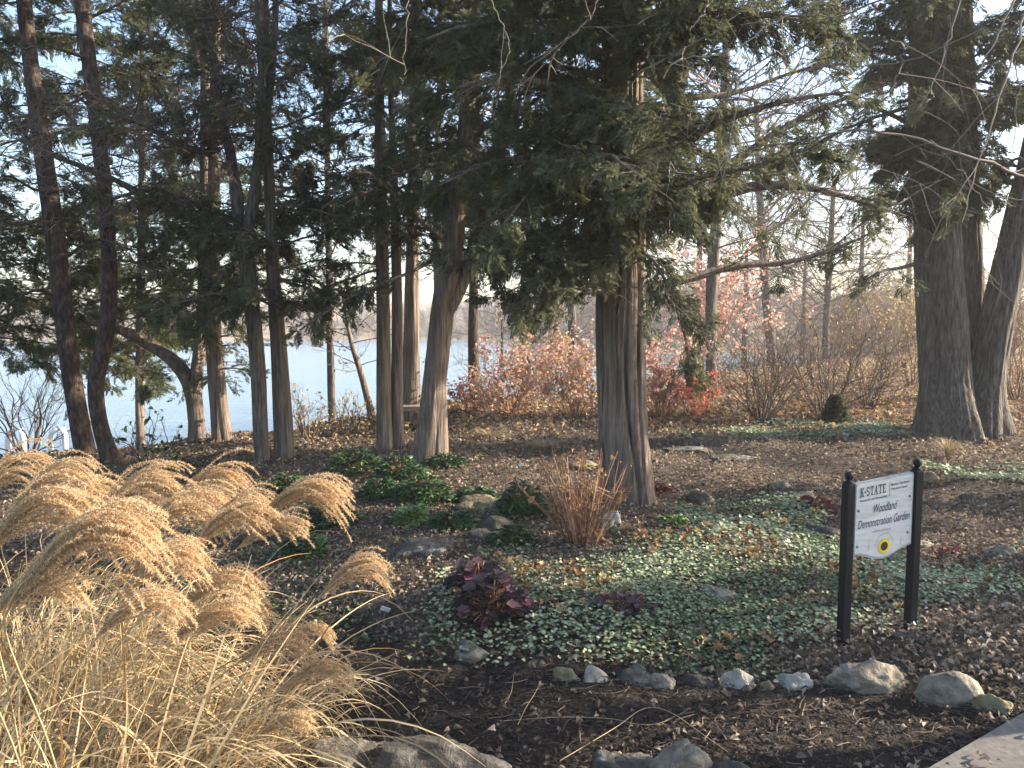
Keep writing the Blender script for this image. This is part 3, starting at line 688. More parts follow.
bare_tree([(712, 395, 16.5, 6), (711, 340, 16.5, 5.5), (712, 280, 16.5, 5.5), (718, 200, 16.5, 5), (724, 100, 16.5, 4.5), (730, -40, 16.5, 3)], 'slim bare tree standing behind the red-leaved bush right of the big cedar', 74, n=36, Lb=2.6, rb=.022, leaf='redleaf', nleaf=500, lsize=.09)
bare_tree([(332, 420, 17, 4), (330, 330, 17, 3.6), (328, 200, 17, 3.2), (326, 60, 17, 2.5), (326, -40, 17, 1.5)], 'thin bare tree far down the bank between dark straight cedar and double trunk', 75, n=34, Lb=2.6, rb=.018)
bare_tree([(572, 400, 22, 4.5), (572, 320, 22, 4.2), (570, 180, 22, 4), (570, 60, 22, 3), (570, -60, 22, 1.6)], 'bare tree far behind, close left of the big cedar trunk', 76, n=34, Lb=3.2, rb=.024)
bare_tree([(772, 378, 27, 5), (770, 330, 27, 5), (764, 270, 27, 4.4), (760, 200, 27, 3.6), (756, 100, 27, 2.2)], 'bare tree with a leaning trunk far behind the vase-shaped shrubs', 77, n=46, Lb=3.6, rb=.03, kids=(5, 4, 4))
bare_tree([(826, 380, 30, 3.5), (826, 330, 30, 3.5), (830, 260, 30, 3), (834, 180, 30, 2)], 'bare tree far behind the dwarf conifer', 78, n=40, Lb=3.4, rb=.026, kids=(5, 4, 4))
bare_tree([(436, 410, 20, 4), (438, 320, 20, 3.6), (436, 200, 20, 3.4), (440, 60, 20, 2.6), (440, -60, 20, 1.5)], 'thin bare tree seen through the fork of the leaning cedar', 79, n=34, Lb=2.8, rb=.02)

def copy_tree(src, px, Y, label, rot, sc_, group):
    x = (px - 512) / F_PX * Y
    c = src.copy(); COL.objects.link(c); c.location = (x, Y, gz(x, Y) - .1); c.rotation_euler = (0, 0, rot); c.scale = (sc_, sc_, sc_)
    tag(c, label, 'tree', group)
    for ch in src.children:
        d = ch.copy(); COL.objects.link(d); d.parent = c
    return c
BG = 'grey bare trees behind the shrubs on the right'
arch = bare_tree([(700, 375, 30, 4), (701, 340, 30, 3.6), (699, 290, 30, 3.2), (700, 230, 30, 2.4), (701, 170, 30, 1.5)], 'grey twiggy tree behind the scarlet bush', 84, n=60, Lb=3.4, rb=.022, kids=(5, 4, 4), twig='far_twig', z_from=.2)
arch['group'] = BG
for px, Yq, lb, ro, sq in [(745, 34, 'grey twiggy tree behind the leftmost vase-shaped shrub', 1, 1.05), (800, 38, 'grey twiggy tree far behind, right above the dwarf conifer', 2.2, 1.15), (856, 33, 'grey twiggy tree just left of the brick building', 3.1, .85), (905, 42, 'grey twiggy tree against the left side of the three-stemmed tree', 4, 1.1),
                          (640, 32, 'grey twiggy tree seen past the right side of the big cedar trunk', 5, .9), (1015, 38, 'grey twiggy tree right of the three stems', .6, 1.1), (550, 26, 'grey twiggy tree behind the tall faded pink shrub', 1.6, .75), (500, 24, 'grey twiggy tree behind the pink-red shrub by the water', 2.9, .6)]:
    copy_tree(arch, px, Yq, lb, ro, sq, BG)
# bare tree outside the right edge whose twigs hang into view
r = rs(81)
root = tree_root('bare_tree', (4.1, 3.3, gz(4.1, 3.3)), 'bare tree at the right edge whose pale thin twigs hang across the top')
ax_ = np.array([[4.1, 3.3, gz(4.1, 3.3) - .1, .11], [4.1, 3.3, .5, .1], [4.05, 3.3, 1.5, .095], [4.0, 3.35, 2.4, .085], [3.9, 3.3, 3.4, .06], [3.7, 3.2, 4.4, .03]])
mb = MB(); trunk_mesh(mb, ax_, 24, 40, 4, .06, .05, 81, .3); mb.build('trunk', M['bark_grey'], root)
tw = MB()
def tw_px(rows, r0, r1, n=16):
    q = px_limb(rows, n); q[1:-1] += r.normal(0, .004, (n - 2, 3)); tw.tubes(q, np.linspace(r0, r1, n), 6, r.random()); return q
main = []
main.append(tw_px([(1110, 230, 3.3), (1060, 192, 3.2), (1010, 172, 3.1), (960, 153, 3.0), (900, 135, 3.0), (850, 130, 2.9), (800, 141, 2.9), (752, 150, 2.9), (720, 160, 2.9)], .0105, .0018, 24))
tw_px([(1150, -40, 3.3), (1080, -60, 3.1), (1000, -50, 3.0), (900, -30, 2.9), (800, -20, 2.8), (700, -5, 2.8)], .012, .004, 24)
for rows, r0 in [([(1020, -10, 2.7), (1000, 30, 2.7), (985, 62, 2.7), (977, 74, 2.7), (967, 71, 2.7)], .006), ([(962, -10, 2.7), (945, 50, 2.7), (930, 88, 2.7), (912, 114, 2.7), (906, 112, 2.7)], .006),
                 ([(950, 20, 2.8), (944, 70, 2.8), (940, 108, 2.8), (932, 126, 2.8)], .004), ([(890, 40, 2.6), (903, 46, 2.6), (898, 76, 2.6), (886, 98, 2.6), (878, 103, 2.6)], .006),
                 ([(1026, 10, 2.6), (1008, 70, 2.6), (990, 130, 2.6), (975, 180, 2.6), (962, 222, 2.6)], .006), ([(900, -10, 2.8), (840, 20, 2.8), (770, 70, 2.8), (720, 100, 2.8), (680, 112, 2.8)], .006),
                 ([(850, -10, 2.8), (780, 20, 2.8), (730, 50, 2.8), (690, 58, 2.8), (670, 65, 2.8)], .006), ([(760, -5, 2.8), (720, 30, 2.8), (690, 45, 2.8), (668, 62, 2.8)], .005),
                 ([(712, -8, 2.8), (704, 12, 2.8), (690, 30, 2.8)], .004), ([(600, -8, 2.8), (588, 20, 2.8), (560, 42, 2.8)], .004), ([(488, -8, 2.8), (500, 20, 2.8), (510, 45, 2.8), (500, 72, 2.8)], .005),
                 ([(408, -10, 2.9), (406, 30, 2.9), (404, 75, 2.9)], .004), ([(870, 20, 2.8), (800, 15, 2.8), (740, 25, 2.8)], .004), ([(930, 140, 3), (960, 170, 3), (990, 210, 3)], .003),
                 ([(860, 132, 2.9), (856, 180, 2.9), (850, 230, 2.9)], .003), ([(1015, 60, 2.7), (1018, 100, 2.7), (1012, 150, 2.7)], .003), ([(980, 30, 2.7), (910, 60, 2.7), (850, 66, 2.7), (800, 58, 2.7)], .004)]:
    main.append(tw_px(rows, r0 * .62, .0014))
st = np.concatenate([q[2:] for q in main]); k = r.integers(0, len(st), 40)
bare_branches(tw, r, st[k], rand_dirs(r, 40, -.9, .1), r.uniform(.12, .4, 40), np.full(40, .0014), 2, (3,), .6, -.05, 6, .1)
tw.tubes(px_limb([(1230, 300, 3.3), (1180, 260, 3.3), (1110, 230, 3.3)], 8), np.linspace(.022, .0105, 8), 8)
tw.tubes(catmull([[3.9, 3.3, 3.3], P(1200, 10, 3.3), P(1150, -40, 3.3)], 8), np.linspace(.035, .02, 8), 8)
tw.build('branches', M['twig_pale'], root)

# evergreens outside the right edge that shade the bed and the path
def shade_cedar(x, y, z0, z1, Ln, n, seed, label):
    r = rs(seed); z = gz(x, y)
    ax_ = np.array([[x, y, z - .1, .16], [x, y, z + .4, .14], [x, y, z1 * .6, .09], [x, y, z1, .02]])
    root = tree_root('cedar_tree', (x, y, z), label)
    mb = MB(); trunk_mesh(mb, ax_, 24, 30, 6, .1, .04, seed, .3); mb.build('trunk', M['bark_cedar'], root)
    w, fo = MB(), MB()
    dress(w, fo, r, crown_limbs(r, ax_, z0, z1, n, Ln, None, (-.1, .5), .3, .55), .02, 7, .08, 13, .22, .5, .08, 0, None, 0)
    w.build('limbs', [M['bark_cedar'], M['twig']], root); fo.build('crown', M['cedar'], root)
shade_cedar(8.4, 7.4, .5, 4.3, 1.5, 42, 91, 'rounded cedar just outside the right edge, beyond the stones')
shade_cedar(6.6, 5.0, .4, 2.9, 1.2, 36, 92, 'low cedar just outside the right edge, beside the concrete path')

# ------------------------------------------------------------------ shrubs
def shrub(name, px, py, label, seed, hpx, spread, n, stem='twig', leaf=None, nleaf=0, lsize=.05, levels=4, Yd=None, cat='shrub', group=None, tone=(0, 1), rb=.011, kids=(4, 4, 3), up=.2, leaf2=None, n2=0, wig=.16):
    r = rs(seed); g0 = G(px, py)
    if Yd: g0 = P(px, py, Yd); g0[2] = gz(g0[0], g0[1])
    hgt = hpx * g0[1] / F_PX
    root = empty(name, g0, label, cat, group)
    a = r.uniform(0, 6.28, n); e_ = r.uniform(.1, spread, n)
    d = np.stack([np.cos(a) * np.sin(e_), np.sin(a) * np.sin(e_), np.cos(e_)], -1)
    st = g0 + np.stack([np.cos(a) * .12, np.sin(a) * .12, np.full(n, -.03)], -1) * r.uniform(.2, 1, (n, 1))
    tw = MB(); tips = bare_branches(tw, r, st, d, hgt * .62 * r.uniform(.6, 1.1, n), np.full(n, rb), levels, kids, .6, up, 7, wig, .55, leafy=True)
    tw.build('stems', M[stem], root)
    if leaf:
        lf = MB(); leaves_at(lf, r, tips, nleaf, lsize, tone=tone); lf.build('leaves', M[leaf], root)
    if leaf2:
        lf = MB(); leaves_at(lf, r, tips, n2, lsize, tone=tone); lf.build('yellow_leaves', M[leaf2], root)
    return root
shrub('leafy_shrub', 512, 415, 'pink-red leaved shrub by the water, left of the big cedar trunk', 101, 78, .95, 17, 'redstem', 'redleaf', 1700, .06, 4, leaf2='goldleaf', n2=400)
shrub('leafy_shrub', 575, 418, 'orange and gold leaved shrub touching the left side of the big cedar trunk', 102, 82, .8, 16, 'redstem', 'redleaf', 1100, .055, 4, leaf2='goldleaf', n2=600)
shrub('leafy_shrub', 545, 408, 'tall faded pink shrub at the back, between red shrub and big cedar', 107, 105, .7, 12, 'redstem', 'redleaf', 1600, .08, 4, Yd=17, leaf2='goldleaf', n2=600)
shrub('leafy_shrub', 662, 420, 'pink leaved bush against the right side of the big cedar trunk', 103, 85, .75, 13, 'redstem', 'redleaf', 1900, .065, 4)
shrub('leafy_shrub', 692, 415, 'scarlet leaved bush low beside the vase-shaped bare shrub', 104, 55, 1.0, 12, 'redstem', 'scarlet', 900, .06, 4)
shrub('leafy_shrub', 706, 408, 'tall salmon leaved shrub rising behind the scarlet bush', 105, 150, .6, 14, 'redstem', 'redleaf', 2600, .09, 4, Yd=18)
shrub('bare_shrub', 762, 420, 'vase-shaped bare shrub with many upright stems, left of the dwarf conifer', 111, 120, .85, 26, 'twig', 'litter_gold', 160, .05, 4)
shrub('bare_shrub', 822, 414, 'bare shrub spreading right behind the dwarf conifer', 112, 125, .9, 24, 'twig', 'litter_gold', 160, .05, 4)
shrub('bare_shrub', 868, 408, 'low twiggy bare shrub between dwarf conifer and three-stemmed tree', 113, 110, .9, 22, 'twig', 'litter_gold', 160, .05, 4)
shrub('bare_shrub', 1018, 400, 'bare shrub right of the three-stemmed tree', 114, 130, .9, 24, 'thicket', 'goldleaf', 300, .05, 4)
shrub('bare_shrub', 912, 392, 'tall golden-brown bare shrub close behind the three-stemmed tree', 115, 120, .8, 24, 'thicket', 'goldleaf', 900, .07, 4, Yd=18)
shrub('bare_shrub', 470, 412, 'small brown leafy shrub at the foot of the slim dark shore tree', 116, 38, .9, 10, 'redstem', 'redleaf', 500, .05, 3, tone=(0, .3))
shrub('bare_shrub', 310, 440, 'wispy waterside shrub right of the dark straight cedar', 117, 55, .8, 10, 'twig', 'goldleaf', 120, .05, 3)
shrub('bare_shrub', 348, 432, 'wispy waterside shrub below the leaning sapling', 118, 45, .8, 9, 'twig', 'goldleaf', 120, .05, 3)
shrub('bare_shrub', 150, 470, 'dark-leaved sprig of a shrub rising behind the grass plumes at the bank', 119, 70, .7, 7, 'twig', 'hellebore', 90, .06, 3, Yd=8.0)
shrub('bare_shrub', 30, 470, 'bare waterside shrub at the left edge, under the leaning pine', 120, 110, .9, 14, 'twig', None, 0, .05, 4, Yd=9.2)
for k, (px, py, yd, hp, sd) in enumerate([(850, 385, 32, 95, 121), (905, 380, 36, 100, 122), (800, 385, 34, 90, 123), (960, 380, 34, 105, 124), (1010, 380, 36, 110, 125), (880, 380, 48, 80, 126), (745, 383, 30, 80, 127), (1060, 385, 34, 110, 128)]):
    shrub('thicket_shrub', px, py, ['tawny thicket bush behind the dwarf conifer', 'tawny thicket bush left of the three-stemmed tree', 'tawny thicket bush behind the vase-shaped shrub', 'tawny thicket bush seen between the three stems',
          'tawny thicket bush right of the three stems', 'tawny thicket bush far off below the brick building', 'tawny thicket bush near the water glimpse', 'tawny thicket bush just beyond the right edge'][k], sd, hp, .9, 26, 'thicket', 'goldleaf', 500, .13, 4, Yd=yd, group='tawny thicket on the right', rb=.02)

# dwarf conifer
r = rs(131); g0 = G(835, 424); h_ = 27 * g0[1] / F_PX
n = 1500; t = r.random(n) ** .8; a = r.uniform(0, 6.28, n); rad = .19 * (1 - t) ** .8 * r.uniform(.5, 1.05, n)
p = g0 + np.stack([rad * np.cos(a), rad * np.sin(a), t * h_], -1)
root = empty('dwarf_conifer', g0, 'small dark cone-shaped dwarf conifer in front of the bare shrubs', 'conifer')
m_ = MB(); m_.stamp(*SPR[0][:2], p, np.stack([np.cos(a), np.sin(a), np.full(n, .7)], -1), rand_dirs(r, n), .09, np.clip(r.normal(.45, .2, n), 0, 1)); m_.build('crown', M['cedar'], root)
MB().tubes(np.array([g0 - [0, 0, .03], g0 + [0, 0, h_ * .8]]), np.array([.02, .006]), 8).build('trunk', M['bark_cedar'], root)

# ------------------------------------------------------------------ far shore wood, building, bench, dock rail
r = rs(141); n = 600
x = r.uniform(-170, 190, n); x[:150] = r.uniform(4, 75, 150); y = shore_y(x) + 18 + r.random(n) * 60
base = np.stack([x, y, H(x, y)], -1); hh = r.uniform(4, 9, n)
m_ = MB(); K = 120
tt = r.uniform(.1, .9, (n, K)); st = base[:, None] + np.stack([r.normal(0, .3, (n, K)), r.normal(0, .3, (n, K)), tt * hh[:, None] * .6], -1)
d = rand_dirs(r, n * K, .1, 1).reshape(n, K, 3); en = st + d * (hh[:, None, None] * .42 * r.uniform(.5, 1.2, (n, K, 1)))
pl = np.stack([st, (st + en) / 2 + r.normal(0, .15, st.shape), en], 2).reshape(-1, 3, 3)
m_.ribbons(pl, np.broadcast_to(np.array([.15, .09, .03]), (len(pl), 3)), nrm(np.stack([np.ones(len(pl)), r.normal(0, .4, len(pl)), r.normal(0, .4, len(pl))], -1)), np.repeat(r.random(n), K))
tag(m_.build('far_woods', M['far_twig']), 'bare tan woods along the far shore of the lake', 'woods', kind='stuff')

bx = P(878, 330, 75); bz = gz(bx[0], bx[1])
root = empty('brick_building', (bx[0], bx[1], bz), 'low red-brown brick building glimpsed behind the thicket left of the big tree', 'building')
def pbox(name, c, s, m, parent=root):
    return MB().box(np.array(c) + [bx[0], bx[1], bz], s).build(name, M[m], parent, smooth=False)
zt_ = P(878, 306, 75)[2] - bz
pbox('wall', (0, 0, zt_ / 2), (7, 6, zt_), 'brick'); 
rf = MB().add(np.array([[-3.9, -3.4, zt_ + .002], [3.9, -3.4, zt_ + .002], [3.9, 3.4, zt_ + .002], [-3.9, 3.4, zt_ + .002], [-3.9, 0, zt_ + 1.1], [3.9, 0, zt_ + 1.1]]) + [bx[0], bx[1], bz], [[0, 1, 5, 4], [2, 3, 4, 5], [0, 3, 2, 1]])
rf.add(np.array([[-3.9, -3.4, zt_ + .002], [-3.9, 3.4, zt_ + .002], [-3.9, 0, zt_ + 1.1]]) + [bx[0], bx[1], bz], [[0, 2, 1]]); rf.build('roof', M['roofing'], root, smooth=False)
pbox('corner_board', (-3.42, -3.06, zt_ / 2), (.2, .1, zt_ - .02), 'white_metal')
for q in (-1.6, 1.4): pbox('window', (q, -3.03, zt_ * .55), (1.1, .08, 1.0), 'glass_dark')

gb = G(411, 428); root = empty('wooden_bench', gb, 'weathered plank bench under the dark-trunked cedar by the lake', 'bench')
z0 = gb[2]; yb = gb[1] - .35
MB().box((gb[0] + .02, yb, z0 + .34), (.75, .28, .06)).build('seat', M['wood_grey'], root, smooth=False)
for q in (-.2, .24): MB().box((gb[0] + q, yb, z0 + .15), (.08, .24, .319), r=.5).build('leg', M['wood_grey'], root, smooth=False)

dk = P(35, 455, 17); dk[2] = LAKE_Z
root = empty('dock_handrail', dk, 'white curved handrails of a small dock at the left edge of the lake', 'handrail')
for px in (8, 50):
    q = px_limb([(px + 4, 500, 17), (px + 3, 465, 17), (px, 448, 17), (px + 1, 434, 17), (px + 8, 428, 17), (px + 14, 432, 17), (px + 16, 470, 17), (px + 16, 505, 17)], 24)
    MB().tubes(q, np.full(24, .065), 8).build('rail', M['white_metal'], root)
pp = P(35, 482, 17); MB().box((pp[0], 17.3, pp[2]), (2.4, 1.6, .1)).build('deck', M['wood_grey'], root, smooth=False)
for q in (-1, 1): MB().box((pp[0] + q, 17.3, pp[2] - .9), (.12, .12, 1.69)).build('post', M['wood_grey'], root, smooth=False)

# ------------------------------------------------------------------ stones
def rock(px, pyb, wpx, hpx, m, label, seed, depth=.75, flat=0, yaw=None, group='stones of the garden', sharp=.3, tilt=0, name='stone'):
    r = random.Random(seed); g0 = G(px, pyb); Yr = g0[1]
    w, h = 1.08 * wpx * Yr / F_PX, 1.1 * hpx * Yr / F_PX
    import bmesh
    bm = bmesh.new(); bmesh.ops.create_icosphere(bm, subdivisions=5 if wpx > 60 else 4, radius=1)
    of = Vector((r.uniform(-50, 50), r.uniform(-50, 50), r.uniform(-50, 50)))
    planes = [(Vector((r.gauss(0, 1), r.gauss(0, 1), r.gauss(0, .8))).normalized(), r.uniform(.55, .86)) for _ in range(20)]
    for v in bm.verts:
        c = v.co.normalized(); q = 1.0
        for nv, dist in planes:
            dp = c.dot(nv)
            if dp > .05: q = min(q, dist / dp)
        q += sharp * .5 * mnoise.noise(c * 1.6 + of) + sharp * .22 * mnoise.noise(c * 4 + of) + sharp * .13 * mnoise.noise(c * 10 + of) + sharp * .07 * mnoise.noise(c * 24 + of)
        v.co = c * q
    ya = r.uniform(-.4, .4) if yaw is None else yaw
    xs = [v.co.x for v in bm.verts]; zs = [v.co.z for v in bm.verts]
    fx, fz = (max(xs) - min(xs)) / 2, max(zs)
    zl = -.35
    for v in bm.verts:
        co = v.co; z = co.z if co.z > zl else zl + (co.z - zl) * .3
        x, y, z = co.x / fx * w / 2, co.y * w / 2 * depth, z / fz * h * .8 + h * .18 + x_tilt(co.x, tilt, h)
        v.co = (x * math.cos(ya) - y * math.sin(ya), x * math.sin(ya) + y * math.cos(ya), z)
    me = bpy.data.meshes.new(name); bm.to_mesh(me); bm.free()
    for p in me.polygons: p.use_smooth = True
    me.materials.append(M[m])
    o = bpy.data.objects.new(name, me); COL.objects.link(o); o.location = Vector([g0[0], g0[1] + w * depth * .35, gz(g0[0], g0[1]) - .01 - .06 * h])
    return tag(o, label, 'stone', group)
def x_tilt(x, t, h): return x * t * h
BE = 'edging stones along the front of the bed'
rock(470, 664, 46, 16, 'rock', 'flat weathered slab under the ground cover at the left end of the edging', 201, 1.0, group=BE)
rock(566, 682, 30, 15, 'rock_moss', 'yellow-stained small stone left of the rounded white stone', 202, group=BE)
rock(597, 683, 29, 17, 'rock_pale', 'rounded off-white small stone in the edging', 203, group=BE, sharp=.1)
rock(633, 684, 38, 15, 'rock_dark', 'low dark stone right of the rounded white stone', 204, group=BE)
rock(664, 690, 30, 15, 'rock', 'small grey stone half under the ground cover, beside the low dark one', 205, group=BE)
rock(700, 688, 34, 12, 'rock_dark', 'low dark stone left of the pale angular stone', 206, group=BE)
rock(736, 688, 38, 19, 'rock_pale', 'pale angular stone with a bright top near the middle of the edging', 207, group=BE, sharp=.28)
rock(768, 691, 18, 12, 'rock_moss', 'smallest yellowish stone in the edging', 208, group=BE)
rock(801, 689, 36, 16, 'rock_pale', 'pale grey stone left of the large rugged boulder', 209, group=BE)
rock(872, 697, 88, 34, 'rock', 'large rugged pale boulder in front of the sign', 210, .6, group=BE, sharp=.36, tilt=-.1)
rock(953, 708, 68, 36, 'rock', 'smooth grey-brown boulder right of the rugged one', 211, .7, group=BE, sharp=.14, tilt=-.1)
rock(1001, 713, 38, 17, 'rock_moss', 'yellow-topped stone at the corner of the concrete path', 212, group=BE)
FR = 'dark boulders along the near side of the path'
rock(430, 800, 165, 46, 'rock_dark', 'broad dark lichen-speckled boulder at the bottom, right of the grass', 213, .5, group=FR, sharp=.2)
rock(345, 780, 100, 38, 'rock_dark', 'dark cracked boulder under the drooping grass blades', 214, .6, group=FR, sharp=.3)
rock(625, 790, 75, 34, 'rock_dark', 'low grey boulder at the bottom, left of the domed one', 215, .6, group=FR)
rock(682, 792, 66, 48, 'rock', 'domed grey boulder in the middle of the bottom edge', 216, .6, group=FR)
rock(735, 793, 60, 30, 'rock_dark', 'low boulder at the bottom, right of the domed one', 217, .6, group=FR)
BK = 'stones set among the plants'
rock(716, 604, 44, 18, 'rock', 'flat buff stone in the green ground cover', 218, .7, group=BK)
rock(415, 560, 70, 17, 'rock_dark', 'long slanting dark slab left of the purple plants', 219, .9, group=BK, tilt=.2)
rock(480, 512, 60, 14, 'sandstone', 'sunlit mossy sandstone slab left of the glossy evergreen', 220, .8, group=BK, tilt=.3)
rock(495, 534, 34, 18, 'rock_dark', 'rounded brown stone below the glossy evergreen', 221, group=BK)
rock(480, 540, 30, 10, 'rock_dark', 'low dark stone left of the rounded brown one', 222, group=BK)
rock(612, 528, 24, 17, 'rock_pale', 'pale upright stone at the foot of the big cedar', 223, group=BK)
rock(784, 490, 24, 9, 'rock', 'smooth grey stone on the mulch behind the ground cover', 224, group=BK)
rock(806, 500, 28, 9, 'rock', 'flat grey stone beside the red-leaved plant', 225, group=BK)
rock(832, 540, 56, 12, 'rock_dark', 'long low brown stone just left of the sign', 226, group=BK)
rock(930, 482, 24, 11, 'sandstone', 'buff stone directly behind the right sign post', 227, group=BK)
rock(972, 502, 22, 9, 'rock_dark', 'grey stone right of the buff stone behind the sign', 228, group=BK)
rock(1006, 558, 28, 13, 'rock', 'round buff stone in the ground cover at the right edge', 229, group=BK)
rock(925, 548, 30, 7, 'rock', 'flat pale stone partly behind the right sign post', 230, group=BK)
rock(700, 505, 36, 14, 'rock_dark', 'dark flat stone on the mulch right of the big cedar', 231, group=BK)
rock(690, 453, 60, 5, 'rock_dark', 'long thin stone edging the dirt path, nearest the big cedar', 232, group=BK)
rock(735, 461, 50, 5, 'rock_dark', 'long thin stone edging the dirt path, farther right', 233, group=BK)
rock(585, 470, 36, 9, 'sandstone', 'flat sunlit stone left of the big cedar', 234, group=BK)
rock(770, 425, 26, 8, 'rock_dark', 'dark stone left of the dwarf conifer', 235, group=BK)
rock(570, 485, 40, 9, 'rock', 'flat grey stone behind the clump of brown stems', 236, group=BK)
rock(640, 478, 30, 9, 'sandstone', 'buff stone against the right foot of the big cedar', 237, group=BK)

# ------------------------------------------------------------------ low plants
def leafy_clump(name, px, py, wpx, hpx, m, label, seed, n=90, size=.09, tpl=LANCE, leaflets=5, cat='plant', group=None, stem='redstem', tone=(0, .8), bright=.1):
    r = rs(seed); g0 = G(px, py); w, h = wpx * g0[1] / F_PX, hpx * g0[1] / F_PX
    root = empty(name, g0, label, cat, group)
    a = r.uniform(0, 6.28, n); q = np.sqrt(r.random(n)); e_ = np.stack([np.cos(a) * q * w / 2, np.sin(a) * q * w / 2 * .8 + w * .3, h * (1 - .75 * q * q) * r.uniform(.45, 1.05, n)], -1) + g0
    s0 = g0 + np.stack([np.cos(a) * .25 * q * w / 2, w * .3 + np.sin(a) * .2 * q * w, np.zeros(n)], -1)
    mid = (s0 + e_) / 2 + [0, 0, h * .2]
    sm = MB(); sm.tubes(np.stack([s0, mid, e_], 1), np.full((n, 3), .003), 4, r.random(n)); sm.build('stems', M[stem], root)
    lf = MB(); out = np.stack([np.cos(a), np.sin(a), np.zeros(n)], -1); ton = r.uniform(*tone, n); br = r.random(n) < bright; ton[br] = r.uniform(.85, 1, br.sum())
    for k in range(leaflets):
        b = a + (k - (leaflets - 1) / 2) * (2.6 / max(leaflets, 1)) + r.normal(0, .15, n)
        d = np.stack([np.cos(b), np.sin(b), r.uniform(-.5, .45, n)], -1)
        off = 0 if leaflets > 1 else -.5 * size
        up = np.array([0, 0, 1.]) + r.normal(0, .35, (n, 3)) + out * .35 + np.array([0, -.25, 0])
        lf.stamp(*tpl, e_ + d * off, d, up, size * r.uniform(.65, 1.25, n), np.clip(ton + r.normal(0, .06, n), 0, 1))
    lf.build('leaves', M[m], root)
    return root
EV = 'low dark evergreens around the tree feet'
for k, (px, py, wp, hp, lb) in enumerate([(322, 532, 66, 34, 'dark evergreen clump behind the long drooping plume, by a white tag'), (352, 478, 56, 34, 'dark evergreen clump left of the double trunk'), (398, 482, 52, 30, 'dark evergreen clump in front of the double trunk'),
        (420, 506, 60, 34, 'large dark evergreen clump in front of the leaning trunk'), (378, 500, 36, 24, 'small dark evergreen clump above the pale green one'), (522, 520, 48, 44, 'tall glossy evergreen left of the brown stems'),
        (452, 532, 44, 22, 'low dark evergreen above the purple plants'), (512, 548, 44, 22, 'low leafy evergreen between brown stems and purple plants'), (475, 505, 44, 18, 'low dark evergreen under the sunlit sandstone slab'), (300, 560, 44, 30, 'dark evergreen half hidden by the plumes'),
        (445, 468, 40, 14, 'flat dark evergreen at the foot of the leaning trunk'), (285, 500, 50, 30, 'shaded evergreen at the feet of the pale slim grey trunk')]):
    leafy_clump('evergreen_plant', px, py, wp, hp * .78, 'hellebore', lb, 300 + k, int(70 + wp * 2.6), .066, LANCE, 6, group=EV)
leafy_clump('evergreen_plant', 410, 526, 34, 20, 'hellebore_pale', 'pale yellow-green leafy clump above the dark slab', 330, 90, .06, LANCE, 6)
leafy_clump('lenten_rose', 674, 528, 24, 11, 'hellebore_pale', 'small pale rosette alone on the mulch right of the big cedar', 331, 40, .05, OVAL, 4)
PU = 'purple-leaved plants'
leafy_clump('coral_bell', 478, 600, 62, 42, 'heuchera', 'dark purple plant with a pink leaf, the upper of the pair', 341, 150, .068, LOBED, 1, group=PU)
leafy_clump('coral_bell', 492, 632, 84, 52, 'heuchera', 'largest dark purple plant, in front, left of the ground cover', 342, 210, .075, LOBED, 1, group=PU)
leafy_clump('coral_bell', 628, 622, 78, 22, 'heuchera', 'low purple plant spreading inside the ground cover', 343, 150, .055, LOBED, 1, group=PU)
leafy_clump('coral_bell', 818, 516, 40, 20, 'heuchera_red', 'red-leaved plant just left of the sign post top', 344, 60, .055, LOBED, 1)
leafy_clump('coral_bell', 660, 496, 34, 12, 'heuchera_red', 'low dark red plant at the right foot of the big cedar', 345, 60, .055, LOBED, 1, tone=(0, .3), bright=0)
leafy_clump('coral_bell', 955, 558, 30, 9, 'heuchera_red', 'faded red plant in the ground cover right of the sign', 346, 22, .045, LOBED, 1, bright=0)

# clump of brown-red bare stems
r = rs(351); g0 = G(583, 548); n = 95
root = empty('stem_clump', g0, 'fan of bare orange-brown stems at the left foot of the big cedar', 'shrub')
a = r.uniform(0, 6.28, n); e_ = r.uniform(.02, .62, n); Ln = r.uniform(.3, .72, n)
d = np.stack([np.cos(a) * np.sin(e_), np.sin(a) * np.sin(e_) * .8, np.cos(e_)], -1)
pts = [g0 + np.stack([np.cos(a) * .09, np.sin(a) * .09 + .1, np.full(n, -.02)], -1) * r.uniform(.2, 1.3, (n, 1))]
for k in range(5):
    d = nrm(d + r.normal(0, .07, (n, 3)) + np.array([0, 0, .02])); pts.append(pts[-1] + d * (Ln / 5)[:, None])
pts = np.stack(pts, 1); m_ = MB(); m_.tubes(pts, r.uniform(.0028, .0052, (n, 1)) * np.linspace(1, .5, 6)[None], 5, r.random(n))
k = r.integers(0, n, 160); m_.tubes(np.stack([pts[k, 3], pts[k, 3] + rand_dirs(r, 160, .2, 1) * .06, pts[k, 3] + rand_dirs(r, 160, .2, 1) * .13], 1), np.full((160, 3), .0018), 3, r.random(160))
m_.build('stems', M['redstem'], root)
lf = MB(); leaves_at(lf, r, pts[:, 1:].reshape(-1, 3), 130, .05, CURL, (0, .6)); lf.build('withered_leaves', M['litter_gold'], root)

